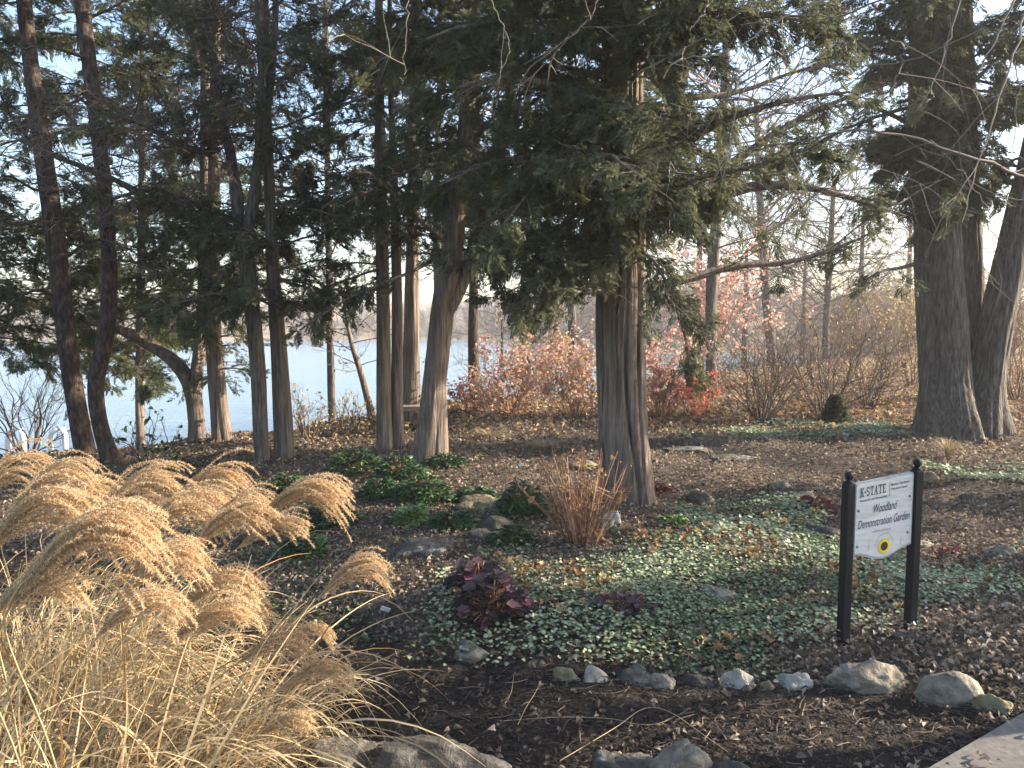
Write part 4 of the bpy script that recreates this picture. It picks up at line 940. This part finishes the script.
# dry grass tufts
def tuft(px, py, wpx, hpx, n, label, seed, m='straw', cat='grass tuft'):
    r = rs(seed); g0 = G(px, py); w, h = wpx * g0[1] / F_PX, hpx * g0[1] / F_PX
    a = r.uniform(0, 6.28, n); t = np.linspace(0, 1, 7)[None]; q = r.uniform(.3, 1, (n, 1)); hh = r.uniform(.5, 1, (n, 1)) * h
    rad = w / 2 * q * t ** 1.2; z = hh * np.sin(t * np.pi * r.uniform(.6, .95, (n, 1)))
    p = g0 + np.stack([np.cos(a)[:, None] * rad, np.sin(a)[:, None] * rad + .1, z], -1)
    o = MB().ribbons(p, np.broadcast_to(.006 * (1.1 - t), p.shape[:2]), np.stack([-np.sin(a), np.cos(a), np.zeros(n)], -1), r.random(n) * .9).build('dry_grass_tuft', M[m])
    return tag(o, label, cat)
tuft(953, 462, 62, 24, 170, 'drooping dry straw tuft at the foot of the three-stemmed tree', 361)
tuft(545, 452, 90, 12, 200, 'low golden dry tuft in the sunlit litter left of the big cedar', 362)
tuft(490, 440, 80, 11, 160, 'low golden dry tuft right of the leaning trunk', 363)

# plant tags
for px, py, lb, sd in [(325, 531, 'white plant tag beside the dark evergreen clump behind the plume', 1), (583, 536, 'white plant tag at the base of the brown stems', 2), (382, 622, 'pale plant tag near the hanging plume tip', 3), (519, 472, 'small white tag in the litter left of the brown stems', 4), (447, 440, 'thin white stake leaning right of the leaning trunk', 5)]:
    g0 = G(px, py); r = rs(370 + sd); root = empty('plant_tag', g0, lb, 'plant tag', 'white plant tags')
    cz, sz = math.cos(.5), math.sin(.5); rot = np.array([[1, 0, 0], [0, cz, -sz], [0, sz, cz]]); al = r.uniform(-.5, .5); rz = np.array([[math.cos(al), 0, math.sin(al)], [0, 1, 0], [-math.sin(al), 0, math.cos(al)]])
    hgt = .06 if sd != 5 else .3
    MB().tubes(np.array([g0 - [0, 0, .02], g0 + [0.02 if sd != 5 else -.08, 0, hgt]]), np.array([.004, .004]), 6).build('stake', M['tag_white' if sd == 5 else 'bolt'], root)
    if sd != 5: MB().box(g0 + [.02, -.006, hgt + .012], (.05, .003, .032), rot @ rz).build('plate', M['tag_white'], root, smooth=False)

# ------------------------------------------------------------------ ground cover, litter, mulch, twigs
r = rs(401)
def mask_cover(x, y):
    """ where the silver-leaved ground cover grows """
    n_ = np.sin(2.3 * x + 1.1) * np.sin(2.1 * y + .4) + .5 * np.sin(5.2 * x - 1) * np.sin(4.7 * y) + .25 * np.sin(11 * x + 3 * y)
    e1 = bed_edge(x)
    main_ = (y > e1 + .02) & (y < np.interp(x, [-.45, 0, .6, 1.2, 1.7, 2.4, 3.2, 4.5], [4.3, 5.2, 5.5, 5.0, 5.5, 5.6, 5.0, 4.7]) + .15 * n_) & (x > -.42 + .1 * n_) & (x < np.interp(y, [3.4, 4.0, 4.6, 5.6], [1.7, 2.1, 3.4, 4.2]) + .15 * n_)
    up = ((x - 1.85) / .55) ** 2 + ((y - 5.9) / .65) ** 2 < 1 + .4 * n_
    rt = ((x - 5.3) / 1.0) ** 2 + ((y - 7.6) / .5) ** 2 < 1 + .5 * n_
    bk = ((x - 4.3) / 1.9) ** 2 + ((y - 10.6) / .7) ** 2 < 1 + .6 * n_
    fr = ((x - 1.62) / .42) ** 2 + ((y - 3.82) / .22) ** 2 < 1 + .5 * n_
    return (main_ & (n_ > -.55)) | fr | up | rt | bk
n = 300000
y = np.exp(r.uniform(np.log(3.3), np.log(11.6), n)); x = r.uniform(-.6, 7, n)
k = mask_cover(x + r.normal(0, .07, n), y + r.normal(0, .08, n)); x, y = x[k], y[k]
dens = .55 + .45 * np.sin(3.7 * x + 2 * np.sin(2.9 * y)) * np.sin(3.3 * y + 1); k = r.random(len(x)) < np.clip(dens * 1.25, .04, 1); x, y = x[k], y[k]; n = len(x)
cl = np.sin(4.1 * x + 1) * np.cos(3.6 * y)
z = H(x, y) + r.uniform(.008, .06, n) * (1 + .5 * cl)
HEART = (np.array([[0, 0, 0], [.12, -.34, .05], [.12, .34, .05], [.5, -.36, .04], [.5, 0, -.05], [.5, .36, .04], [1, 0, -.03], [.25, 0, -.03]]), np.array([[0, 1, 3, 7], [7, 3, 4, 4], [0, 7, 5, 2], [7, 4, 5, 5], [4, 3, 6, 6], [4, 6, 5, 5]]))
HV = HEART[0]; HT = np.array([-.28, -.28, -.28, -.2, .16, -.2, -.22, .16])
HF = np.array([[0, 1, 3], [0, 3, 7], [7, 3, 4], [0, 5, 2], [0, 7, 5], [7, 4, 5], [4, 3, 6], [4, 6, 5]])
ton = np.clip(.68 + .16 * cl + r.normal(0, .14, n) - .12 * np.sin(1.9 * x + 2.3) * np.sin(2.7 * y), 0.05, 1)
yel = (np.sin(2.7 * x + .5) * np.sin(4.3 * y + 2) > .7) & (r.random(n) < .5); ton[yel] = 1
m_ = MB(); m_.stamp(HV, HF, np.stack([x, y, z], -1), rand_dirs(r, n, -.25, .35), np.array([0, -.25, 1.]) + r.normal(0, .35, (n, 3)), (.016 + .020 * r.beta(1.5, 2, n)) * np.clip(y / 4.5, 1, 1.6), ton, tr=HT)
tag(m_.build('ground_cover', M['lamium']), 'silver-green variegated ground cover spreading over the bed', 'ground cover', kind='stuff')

r = rs(411)
def scatter(n, ylo, yhi, keep):
    y = np.exp(r.uniform(np.log(ylo), np.log(yhi), n)); x = r.uniform(-1, 1, n) * (.82 * y + 1)
    u = x / y; k = keep(x, y) & ~on_concrete(x, y) & (y < np.interp(np.clip(u, -1, 1), RU, RY) + 4); return x[k], y[k]
x, y = scatter(170000, 2.3, 26, lambda x, y: r.random(len(x)) < 1 - .93 * path_mask(x, y))
n = len(x); z = H(x, y) + r.uniform(.002, .03, n)
m_ = MB(); half = r.random(n) < .6
patch = .12 * np.sin(1.7 * x + 1) * np.sin(1.3 * y)
for tpl, k in ((CURL, half), (OAK, ~half)):
    q = k.sum(); m_.stamp(*tpl, np.stack([x, y, z], -1)[k], rand_dirs(r, q, -.35, .35), np.array([0, 0, 1.]) + r.normal(0, .5, (q, 3)), r.uniform(.014, .042, q) * np.clip(y[k] / 6, 1, 1.9), np.clip(r.beta(2, 2.6, q) + patch[k], 0, 1))
tag(m_.build('leaf_litter', M['litter']), 'brown fallen leaves strewn over the woodland ground', 'leaf litter', kind='stuff')
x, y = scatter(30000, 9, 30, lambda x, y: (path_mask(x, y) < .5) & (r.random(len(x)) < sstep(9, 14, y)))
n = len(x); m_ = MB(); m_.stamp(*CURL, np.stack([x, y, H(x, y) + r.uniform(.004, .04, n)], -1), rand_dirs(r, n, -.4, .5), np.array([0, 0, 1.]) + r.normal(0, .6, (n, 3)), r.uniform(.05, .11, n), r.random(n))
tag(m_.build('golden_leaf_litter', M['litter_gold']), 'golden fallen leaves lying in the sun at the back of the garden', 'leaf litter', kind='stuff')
x, y = scatter(170000, 2.2, 11, lambda x, y: r.random(len(x)) < np.clip(path_mask(x, y) + .35, 0, 1))
n = len(x); tv = np.array([[0, -.09, .0], [0, .09, 0], [1, .06, .03], [1, -.07, .03], [.5, 0, .12]]); tf = np.array([[0, 1, 4], [1, 2, 4], [2, 3, 4], [3, 0, 4]])
m_ = MB(); m_.stamp(tv, tf, np.stack([x, y, H(x, y) + r.uniform(.001, .014, n)], -1), rand_dirs(r, n, -.25, .3), np.array([0, 0, 1.]) + r.normal(0, .4, (n, 3)), r.uniform(.008, .036, n), r.beta(1.6, 2.4, n))
tag(m_.build('mulch_chips', M['mulch']), 'dark shredded bark mulch covering the path', 'mulch', kind='stuff')
# fallen twig bits, and small green weeds in the soil left of the purple plants
x, y = scatter(5200, 2.3, 16, lambda x, y: r.random(len(x)) < .9)
n = len(x); p0_ = np.stack([x, y, H(x, y) + .012], -1); d_ = rand_dirs(r, n, -.06, .12); ln_ = r.uniform(.04, .20, (n, 1)) * np.clip(y / 5, .7, 1.6)[:, None]
d2_ = nrm(d_ + r.normal(0, .25, (n, 3)) * [1, 1, .2])
m_ = MB(); m_.tubes(np.stack([p0_, p0_ + d_ * ln_ * .5, p0_ + d_ * ln_ * .5 + d2_ * ln_ * .5], 1), r.uniform(.0012, .0034, (n, 1)) * np.array([[1, .9, .6]]), 4, r.random(n))
tag(m_.build('twig_litter', M['twig']), 'thin broken twigs strewn over the soil', 'twigs', kind='stuff')
x, y = r.uniform(-2.6, .1, 9000), r.uniform(3.7, 8, 9000); k = (np.sin(2.9 * x + 2) * np.sin(2.3 * y + 1) + .4 * np.sin(7 * x + 5 * y) > .25); x, y = x[k], y[k]; n = len(x)
m_ = MB(); m_.stamp(*OVAL, np.stack([x, y, H(x, y) + r.uniform(.005, .03, n)], -1), rand_dirs(r, n, -.2, .6), np.array([0, -.2, 1.]) + r.normal(0, .4, (n, 3)), r.uniform(.012, .03, n), r.uniform(.2, .9, n))
tag(m_.build('low_weeds', M['hellebore']), 'small low green weeds in the soil left of the bed', 'weeds', kind='stuff')
# leaves blown on to the concrete
t_ = r.uniform(-.2, 1.6, 90); w_ = np.abs(r.normal(0, .35, 90)) + .02; q_ = c0 + (c1 - c0) * t_[:, None] + nn * w_[:, None]; q_[:, 2] = .085 + .006
m_ = MB(); m_.stamp(*CURL, q_, rand_dirs(r, 90, -.1, .1), np.array([0, 0, 1.]) + r.normal(0, .2, (90, 3)), r.uniform(.012, .045, 90), r.random(90))
tag(m_.build('blown_leaves', M['litter']), 'dry leaf scraps blown on to the concrete path', 'leaf litter', kind='stuff')
# oak leaves caught in the ground cover
x, y = r.uniform(-.3, 4, 1500), r.uniform(3.5, 6, 1500); k = mask_cover(x, y); x, y = x[k], y[k]; k = (np.sin(3 * x + 1) * np.sin(3.4 * y) > .1); x, y = x[k], y[k]; n = len(x)
m_ = MB(); m_.stamp(*OAK, np.stack([x, y, H(x, y) + r.uniform(.035, .07, n)], -1), rand_dirs(r, n, -.5, .4), np.array([0, -.3, 1.]) + r.normal(0, .5, (n, 3)), r.uniform(.035, .085, n), r.uniform(0, .75, n))
tag(m_.build('oak_leaves', M['litter_gold']), 'russet oak leaves caught in the ground cover', 'fallen leaves', kind='stuff')
# small fallen twigs: each countable larger one is a thing
def ground_stalk(rows, rad, m, label, lift=.012, group='dry stems lying on the path'):
    p = np.array([G(a, b) for a, b in rows]); p[:, 2] += lift; q = catmull(p, 30)
    q[:, 2] = np.maximum(q[:, 2], H(q[:, 0], q[:, 1]) + rad * .7)
    return tag(MB().tubes(q, np.linspace(rad, rad * .6, 30), 6, .7).build('fallen_grass_stalk', M[m]), label, 'stem', group)
ground_stalk([(560, 766), (590, 748), (618, 732), (640, 716), (656, 713), (675, 720), (700, 738), (728, 758)], 0.0020, 'straw', 'long pale stem looping over the path', .02)
ground_stalk([(500, 724), (560, 721), (610, 722), (640, 728), (662, 726), (690, 712)], 0.0015, 'straw', 'thin stem lying across the path behind the looping one')
ground_stalk([(518, 732), (526, 715), (535, 700), (541, 688)], 0.0017, 'straw', 'short upright stem leaning on the path left of the white stone', .03)
ground_stalk([(503, 714), (511, 700), (514, 680)], 0.0014, 'straw', 'curled stem left of the short leaning one', .03)
p = [G(872, 634), G(900, 640), G(928, 646)]
tag(MB().tubes(np.array(p) + [0, 0, .02], np.array([.014, .013, .009]), 9).build('fallen_stick', M['bark_grey']), 'weathered grey stick lying between the sign posts and the boulders', 'stick')

# ------------------------------------------------------------------ the sign
bl, brr = G(843, 643), G(910, 629)
zl, zr = bl[2], brr[2]
vx = brr - bl; vx[2] = 0; W = np.linalg.norm(vx); vx /= W; vy = np.array([-vx[1], vx[0], 0])     # vy points away from the reader
root = empty('garden_sign', (bl + brr) / 2, 'white garden sign with a yellow sunflower between two black posts', 'sign')
TOPL, TOPR = P(843, 474, bl[1])[2], P(910, 461, brr[1])[2]
for b0, zt_ in ((bl, TOPL), (brr, TOPR)):
    rot = np.stack([vx, vy, [0, 0, 1]], 1)
    m_ = MB(); hp = zt_ - b0[2] - .045
    c_ = .023
    o2 = np.array([[-c_, -c_ + .004], [-c_ + .004, -c_], [c_ - .004, -c_], [c_, -c_ + .004], [c_, c_ - .004], [c_ - .004, c_], [-c_ + .004, c_], [-c_, c_ - .004]])
    v = [];
    for z, s_ in ((-.2, 1), (hp - .006, 1), (hp, .92)):
        for q in o2 * s_: v.append(b0 + vx * q[0] + vy * q[1] + [0, 0, z])
    f = [[k * 8 + q, k * 8 + (q + 1) % 8, (k + 1) * 8 + (q + 1) % 8, (k + 1) * 8 + q] for k in range(2) for q in range(8)]
    m_.add(v, f); m_.add(v[-8:], [list(range(8))])
    post = m_.build('post', M['black_paint'], root, smooth=False)
    fm = MB(); prof = [(.024, 0), (.024, .006), (.017, .009), (.011, .013), (.010, .017), (.014, .019)] + [(.0195 * math.sin(t), .036 - .0195 * math.cos(t)) for t in np.linspace(.8, 3.14, 10)]
    v = [b0 + [q * math.cos(t), q * math.sin(t), hp + z + .001] for q, z in prof for t in np.linspace(0, 2 * math.pi, 20, endpoint=False)]
    f = [[k * 20 + q, k * 20 + (q + 1) % 20, (k + 1) * 20 + (q + 1) % 20, (k + 1) * 20 + q] for k in range(len(prof) - 1) for q in range(20)]
    fm.add(v, f); fin = fm.build('finial', M['black_paint'], None); fin.parent = post; fin.matrix_parent_inverse.identity()
    fin.data.transform(__import__('mathutils').Matrix.Translation(-root.location))
# panel frame: s across (0..PW), t up; follows the slight rise of the right-hand post
PW = W - .052; p0 = bl + vx * .026
tl, tr_ = P(848, 484, bl[1])[2], P(909, 471, brr[1])[2]; bl_z, br_z = P(848, 556, bl[1])[2], P(909, 543, brr[1])[2]
def PT(s, t, d=0):                                  # s 0..1, t 0..1 (bottom corner to top), d towards the reader in metres
    z = (bl_z + (br_z - bl_z) * s) * (1 - t) + (tl + (tr_ - tl) * s) * t
    return p0 + vx * s * PW + np.array([0, 0, z - p0[2]]) - vy * d
PH = tl - bl_z
def outline(ins=0.0):
    pts = []
    for s in np.linspace(0, 1, 49):                # lower edge: flat ears, then a swelling in the middle
        t = -.02 - .12 * (0.5 + .5 * math.cos(2 * math.pi * (s - .5))) ** 1.0 if .0 <= s <= 1 else 0
        pts.append([s, t + .02])
    c = .03
    pts += [[1, 1 - c], [1 - c * .5, 1 - c * .35], [1 - c, 1]]
    pts += [[c, 1], [c * .5, 1 - c * .35], [0, 1 - c]]
    return np.array([[ins + a * (1 - 2 * ins), ins + b * (1 - 2 * ins)] for a, b in pts])
def flat(mb, o2, d0, d1):
    n = len(o2); f_ = [PT(a, b, d0) for a, b in o2]; k_ = [PT(a, b, d1) for a, b in o2]
    mb.add(np.array(f_ + k_), [[q, (q + 1) % n, n + (q + 1) % n, n + q] for q in range(n)])
    c = PT(.5, .5, d0); mb.add(np.vstack([f_, c[None]]), [[(q + 1) % n, q, n] for q in range(n)]); c = PT(.5, .5, d1); mb.add(np.vstack([k_, c[None]]), [[q, (q + 1) % n, n] for q in range(n)])
m_ = MB(); flat(m_, outline(.025), .013, -.008); panel = m_.build('panel', M['sign_white'], root, smooth=False)
def sub(mb, name, m, smooth=False):
    o = mb.build(name, m, None, smooth); o.data.transform(__import__('mathutils').Matrix.Translation(-root.location)); o.parent = panel; return o
m_ = MB(); flat(m_, outline(0), .0095, -.010); sub(m_, 'border', M['sign_edge'])
def text_mesh(body, size, shear=0, off=0, cond=1.0):
    cu = bpy.data.curves.new('t', 'FONT'); cu.body = body; cu.size = size; cu.shear = shear; cu.offset = off; cu.align_x = 'LEFT'; cu.resolution_u = 4
    o = bpy.data.objects.new('t', cu); COL.objects.link(o); bpy.context.view_layer.update()
    me = bpy.data.meshes.new_from_object(o.evaluated_get(bpy.context.evaluated_depsgraph_get()))
    v = np.array([q.co[:] for q in me.vertices]); f = [list(p.vertices) for p in me.polygons]
    bpy.data.objects.remove(o); bpy.data.curves.remove(cu); bpy.data.meshes.remove(me)
    return v * [cond, 1, 1], f
def write(mb, body, s0, t0, wid, hgt, shear=0, off=0.0):
    v, f = text_mesh(body, 1.0, shear, off); v[:, 0] -= v[:, 0].min(); v[:, 0] *= wid / v[:, 0].max(); v[:, 1] *= hgt / .72
    w3 = np.array([PT(s0 + a / PW, t0 + b / PH, .0145) for a, b, _ in v])
    for n_ in (3, 4):
        q = [x_ for x_ in f if len(x_) == n_]
        if q: mb.add(w3 if True else 0, np.array(q))
def serif_bars(mb, bars):
    for s, t, w_, h_ in bars:
        mb.add([PT(s, t, .0146), PT(s + w_, t, .0146), PT(s + w_, t + h_, .0146), PT(s, t + h_, .0146)], [[0, 1, 2, 3]])
# K-STATE in bold slab letters drawn as strokes
m_ = MB()
def glyph(ch, s, t, w, h):
    def bar(a, b, c, d): serif_bars(m_, [(s + a * w, t + b * h, c * w, d * h)])
    def quad(*q): m_.add([PT(s + a * w, t + b * h, .0147) for a, b in q], [[0, 1, 2, 3]])
    if ch == 'K':
        bar(.12, 0, .22, 1); bar(0, 0, .46, .1); bar(0, .9, .46, .1); quad((.34, .42), (.34, .6), (.78, .95), (.92, .95)); quad((.40, .55), (.54, .66), (1.0, .06), (.74, .06)); bar(.6, 0, .45, .1); bar(.6, .9, .38, .1)
    if ch == 'T':
        bar(.38, 0, .24, 1); bar(.22, 0, .56, .1); bar(0, .88, 1, .12); bar(0, .66, .1, .25); bar(.9, .66, .1, .25)
    if ch == 'A':
        quad((.06, 0), (.18, 0), (.56, 1), (.44, 1)); quad((.62, 0), (.88, 0), (.58, 1), (.42, 1)); bar(.25, .28, .5, .1); bar(-.04, 0, .34, .09); bar(.54, 0, .46, .09)
    if ch == 'E':
        bar(.12, 0, .24, 1); bar(0, 0, .9, .11); bar(0, .89, .88, .11); bar(.3, .45, .38, .1); bar(.6, .36, .08, .28); bar(.84, 0, .09, .3); bar(.8, .7, .09, .3)
    if ch == 'S':
        a = np.linspace(.35, 4.35, 12); A = [(.5 + .34 * math.cos(t_), .735 + .215 * math.sin(t_)) for t_ in a]
        b = np.linspace(1.4, -2.7, 12); B = [(.5 + .36 * math.cos(t_), .265 + .215 * math.sin(t_)) for t_ in b]
        L_ = np.array(A + B); d_ = nrm(np.gradient(L_, axis=0)); nn_ = np.stack([-d_[:, 1], d_[:, 0]], -1) * np.array([.11, .06])
        v = [PT(s + (q + e_ * o_)[0] * w, t + (q + e_ * o_)[1] * h, .0147) for q, o_ in zip(L_, nn_) for e_ in (1, -1)]
        m_.add(v, [[2 * k, 2 * k + 1, 2 * k + 3, 2 * k + 2] for k in range(len(L_) - 1)])
        bar(.78, .66, .08, .28); bar(.12, .06, .08, .28)
x0 = .085; gw = .060; gh = .125; tb = .80
for ch, xx, ww in (('K', x0, 1.05), ('S', x0 + .103, .9), ('T', x0 + .165, 1), ('A', x0 + .232, 1.1), ('T', x0 + .304, 1), ('E', x0 + .373, .95)): glyph(ch, xx, tb, gw * ww, gh)
serif_bars(m_, [(x0 + .074, tb + .045, .018, .03)])
sub(m_, 'heading', M['ink'])
m_ = MB(); write(m_, 'Research and Extension', .085, .735, PW * .45, PH * .032, 0, .012); write(m_, 'Master Gardener', .60, .875, PW * .32, PH * .034, 0, .012); write(m_, 'Wyandotte County', .60, .815, PW * .28, PH * .032, 0, .012)
serif_bars(m_, [(.572, .745, .006, .19)]); sub(m_, 'small_lettering', M['ink'])
m_ = MB(); write(m_, 'Woodland', .32, .545, PW * .40, PH * .125, .3, .006); write(m_, 'Demonstration Garden', .065, .365, PW * .875, PH * .12, .3, .006); sub(m_, 'script_lettering', M['ink_purple'])
m_ = MB()
r = rs(451)
for k in range(15): serif_bars(m_, [(.30 + k * .022, .275, .014, .022 * r.uniform(.7, 1.2))])
for t_ in np.linspace(.15, 2.99, 22):              # the ring of small lettering round the flower
    ce = (.52 + (.15) * math.cos(t_), .055 + .168 * math.sin(t_)); serif_bars(m_, [(ce[0] - .006, ce[1], .011, .014)])
for sx in (.25, .80): serif_bars(m_, [(sx, .03, .008, .12)])
sub(m_, 'faded_lettering', M['ink_grey'])
em = MB()
for ring, (n_, r0, r1, d_) in enumerate([(13, .03, .128, .0150), (13, .03, .10, .0154)]):
    for k in range(n_):
        a = 2 * math.pi * (k + .5 * ring) / n_; ca, sa = math.cos(a), math.sin(a); wv = .165
        def q_(rr, aa): return PT(.52 + rr * math.cos(aa), .055 + rr * math.sin(aa) * PW / PH, d_ + .00005 * (k % 3))
        em.add([q_(r0, a), q_(r1 * .7, a - wv), q_(r1, a), q_(r1 * .7, a + wv)], [[0, 1, 2, 3]])
sub(em, 'sunflower_petals', M['yellow'])
em = MB(); vv = [PT(.52, .055, .0165)] + [PT(.52 + (.060) * math.cos(a), .055 + .060 * math.sin(a) * PW / PH, .0160) for a in np.linspace(0, 2 * math.pi, 24, endpoint=False)]
em.add(vv, [[0, 1 + k, 1 + (k + 1) % 24] for k in range(24)]); sub(em, 'sunflower_centre', M['seedhead'])
for s, t in ((.07, .62), (.93, .68), (.07, .12), (.92, .18)):
    c = PT(s, t, .0135); vv = []
    for d_, rr in ((0, .0065), (.003, .006), (.0045, .003)):
        vv += [c - vy * d_ + vx * rr * math.cos(a) + np.array([0, 0, rr * math.sin(a)]) for a in np.linspace(0, 2 * math.pi, 10, endpoint=False)]
    bm_ = MB().add(vv, [[k * 10 + q, k * 10 + (q + 1) % 10, (k + 1) * 10 + (q + 1) % 10, (k + 1) * 10 + q] for k in range(2) for q in range(10)]); bm_.add(vv[-10:], [list(range(10))])
    sub(bm_, 'bolt', M['bolt'])

# ------------------------------------------------------------------ ornamental grass with plumes
WIND = nrm(np.array([[1.0, .1, 0]]))[0]
def plume(root, A, d0, Ln, seed, n=42, base=None, hair=1.0):
    r = rs(seed)
    m_ = MB(); t = np.linspace(0, 1, 16)
    n_ = int(n * .78); q = r.random(n_) ** .8
    rach = .38 * Ln
    st = A + d0[None] * (q * rach)[:, None] + r.normal(0, .004, (n_, 3))
    d = nrm(np.broadcast_to(d0, (n_, 3)) + rand_dirs(r, n_) * .2 + WIND * .12 * r.random((n_, 1)))
    ln = Ln * 1.3 * r.uniform(.7, 1.0, n_) * (1 - .3 * q)
    pts = [st]; K = 18; bend = r.uniform(.6, 1.35, n_); dr = r.uniform(2.1, 3.2)
    for k in range(K - 1):
        s_ = k / (K - 1)
        d = nrm(d + (WIND * (.02 + .16 * s_ ** 2) + np.array([0, 0, -1]) * (.012 + .58 * s_ ** dr))[None] * bend[:, None] + r.normal(0, .025, (n_, 3)))
        pts.append(pts[-1] + d * (ln / (K - 1))[:, None])
    pts = np.stack(pts, 1)
    m_.tubes(pts, np.broadcast_to(np.linspace(.0012, .0006, K)[None], (n_, K)), 3, r.uniform(.3, .8, n_))
    nh = int(360 * hair * Ln / .3)
    w = r.uniform(.06, 1, (n_, nh)) * (K - 1.001); i_ = w.astype(int); fr = (w - i_)[..., None]; ix = np.arange(n_)[:, None]
    p = (pts[ix, i_] * (1 - fr) + pts[ix, i_ + 1] * fr).reshape(-1, 3); dd = nrm((pts[ix, i_ + 1] - pts[ix, i_]).reshape(-1, 3))
    nn_ = len(p); dd = nrm(dd + rand_dirs(r, nn_) * 1.5); hl = r.uniform(.005, .014, nn_)
    tip = p + dd * hl[:, None]; sd = nrm(np.cross(dd, rand_dirs(r, nn_))) * .0011
    v = np.stack([p - sd, p + sd, tip], 1); m_.add(v.reshape(-1, 3), np.arange(nn_ * 3).reshape(-1, 3), np.repeat(np.clip(r.normal(.55, .22, nn_), 0, 1), 3))
    pl = m_.build('plume', M['plume'], root)
    if base is not None:
        lean = (A - base); mid = base + lean * .5 + np.array([0, 0, .08])
        stalk = catmull([base, mid, A, A + d0 * rach], 20)
        o = MB().tubes(stalk, np.linspace(.0032, .0018, 20), 6, .6).build('stalk', M['straw'], None)
        o.data.transform(__import__('mathutils').Matrix.Translation(-root.location)); o.parent = pl
def blades(mb, r, base, n, Lr, spread, lean, wid=(.004, .009), curl=1.0, rad=.22):
    a = r.uniform(0, 6.28, n); q = np.sqrt(r.random(n)) * rad
    p = base + np.stack([np.cos(a) * q, np.sin(a) * q, np.zeros(n)], -1); e_ = np.abs(r.normal(0, spread, n)) + .05
    d = nrm(np.stack([np.cos(a) * np.sin(e_), np.sin(a) * np.sin(e_), np.cos(e_)], -1) + np.array(lean))
    ln = r.uniform(*Lr, n); K = 14; cu = r.gamma(2.2, .5, n) * curl; pts = [p]; wnd = rand_dirs(r, n, -.2, .2) * .12
    for k in range(K - 1):
        s_ = k / (K - 1); d = nrm(d + (np.array([.10, .02, -.34]) * s_ ** 1.3)[None] * cu[:, None] + wnd * s_ + r.normal(0, .02, (n, 3))); pts.append(pts[-1] + d * (ln / (K - 1))[:, None])
    pts = np.stack(pts, 1); pts[..., 2] = np.maximum(pts[..., 2], H(pts[..., 0], pts[..., 1]) + .005)
    sd = nrm(np.cross(d, rand_dirs(r, n))); w = r.uniform(*wid, (n, 1)) * np.array([.8] + [1] * 7 + list(np.linspace(1, .1, 6)))[None]
    mb.ribbons(pts, w, sd, np.clip(r.beta(2.5, 2.2, n) + (r.random(n) < .05) * .6, 0, 1))
GR = 'feather grass clumps by the path'
clumps = [('large straw-coloured grass clump with the biggest feathery plume, nearest the viewer', (-1.25, 1.95), 501), ('straw-coloured grass clump at the back with tall arching plumes', (-1.75, 2.85), 502), ('straw-coloured grass clump nearest the path with small drooping plumes', (-1.08, 2.42), 503)]
roots = []
for lb, (x_, y_), sd in clumps:
    r = rs(sd); b0 = np.array([x_, y_, gz(x_, y_)]); ro = empty('ornamental_grass', b0, lb, 'grass', GR); roots.append((ro, b0))
    m_ = MB()
    blades(m_, r, b0, 800 if sd != 503 else 420, (.35, .8) if sd != 503 else (.3, .62), .45, (.2, 0, 0), (.003, .009), 1.2, .32)
    blades(m_, r, b0, 260 if sd != 503 else 90, (.6, 1.05), .36, (.30, .0, 0), (.004, .008), 1.5, .26)
    o = m_.build('blades', M['straw'], ro)
PL = [  # clump, start px, towards px, distance, length
    (0, (4, 622), (66, 528), 1.6, .36, 84), (0, (-20, 560), (30, 500), 1.75, .30, 40), (0, (-30, 640), (10, 590), 1.6, .24, 34), (0, (95, 640), (150, 580), 1.85, .24, 30), (0, (165, 655), (215, 595), 1.95, .24, 34),
    (1, (250, 526), (320, 463), 2.65, .34, 66), (1, (75, 560), (140, 455), 2.75, .46, 60), (1, (130, 560), (195, 462), 2.6, .40, 56), (1, (185, 560), (235, 490), 2.5, .32, 46), (1, (0, 530), (60, 452), 2.8, .42, 44), (1, (-40, 520), (10, 450), 2.9, .40, 40),
    (1, (40, 540), (100, 462), 2.85, .36, 44), (1, (160, 520), (215, 458), 2.9, .36, 44), (1, (238, 548), (290, 505), 2.55, .22, 34), (1, (200, 545), (255, 480), 2.75, .30, 40), (1, (110, 590), (170, 530), 2.35, .28, 40),
    (2, (318, 598), (366, 548), 2.5, .24, 44), (2, (275, 694), (335, 645), 2.3, .24, 38), (2, (235, 665), (290, 622), 2.35, .24, 38), (2, (250, 742), (300, 705), 2.2, .18, 30), (2, (165, 620), (225, 565), 2.2, .28, 40), (2, (190, 640), (245, 590), 2.3, .24, 36), (2, (120, 600), (165, 545), 2.1, .26, 36), (2, (285, 640), (330, 612), 2.45, .15, 24)]
r = rs(511)
for k, (ci, a, b, Yp, Ln, n) in enumerate(PL):
    ro, b0 = roots[ci]; A = P(*a, Yp); B = P(*b, Yp + .03)
    bs = b0 + np.array([r.uniform(-.15, .15), r.uniform(-.12, .12), 0])
    plume(ro, A, nrm((B - A)[None])[0], Ln, 520 + k, n, bs, 1.0)
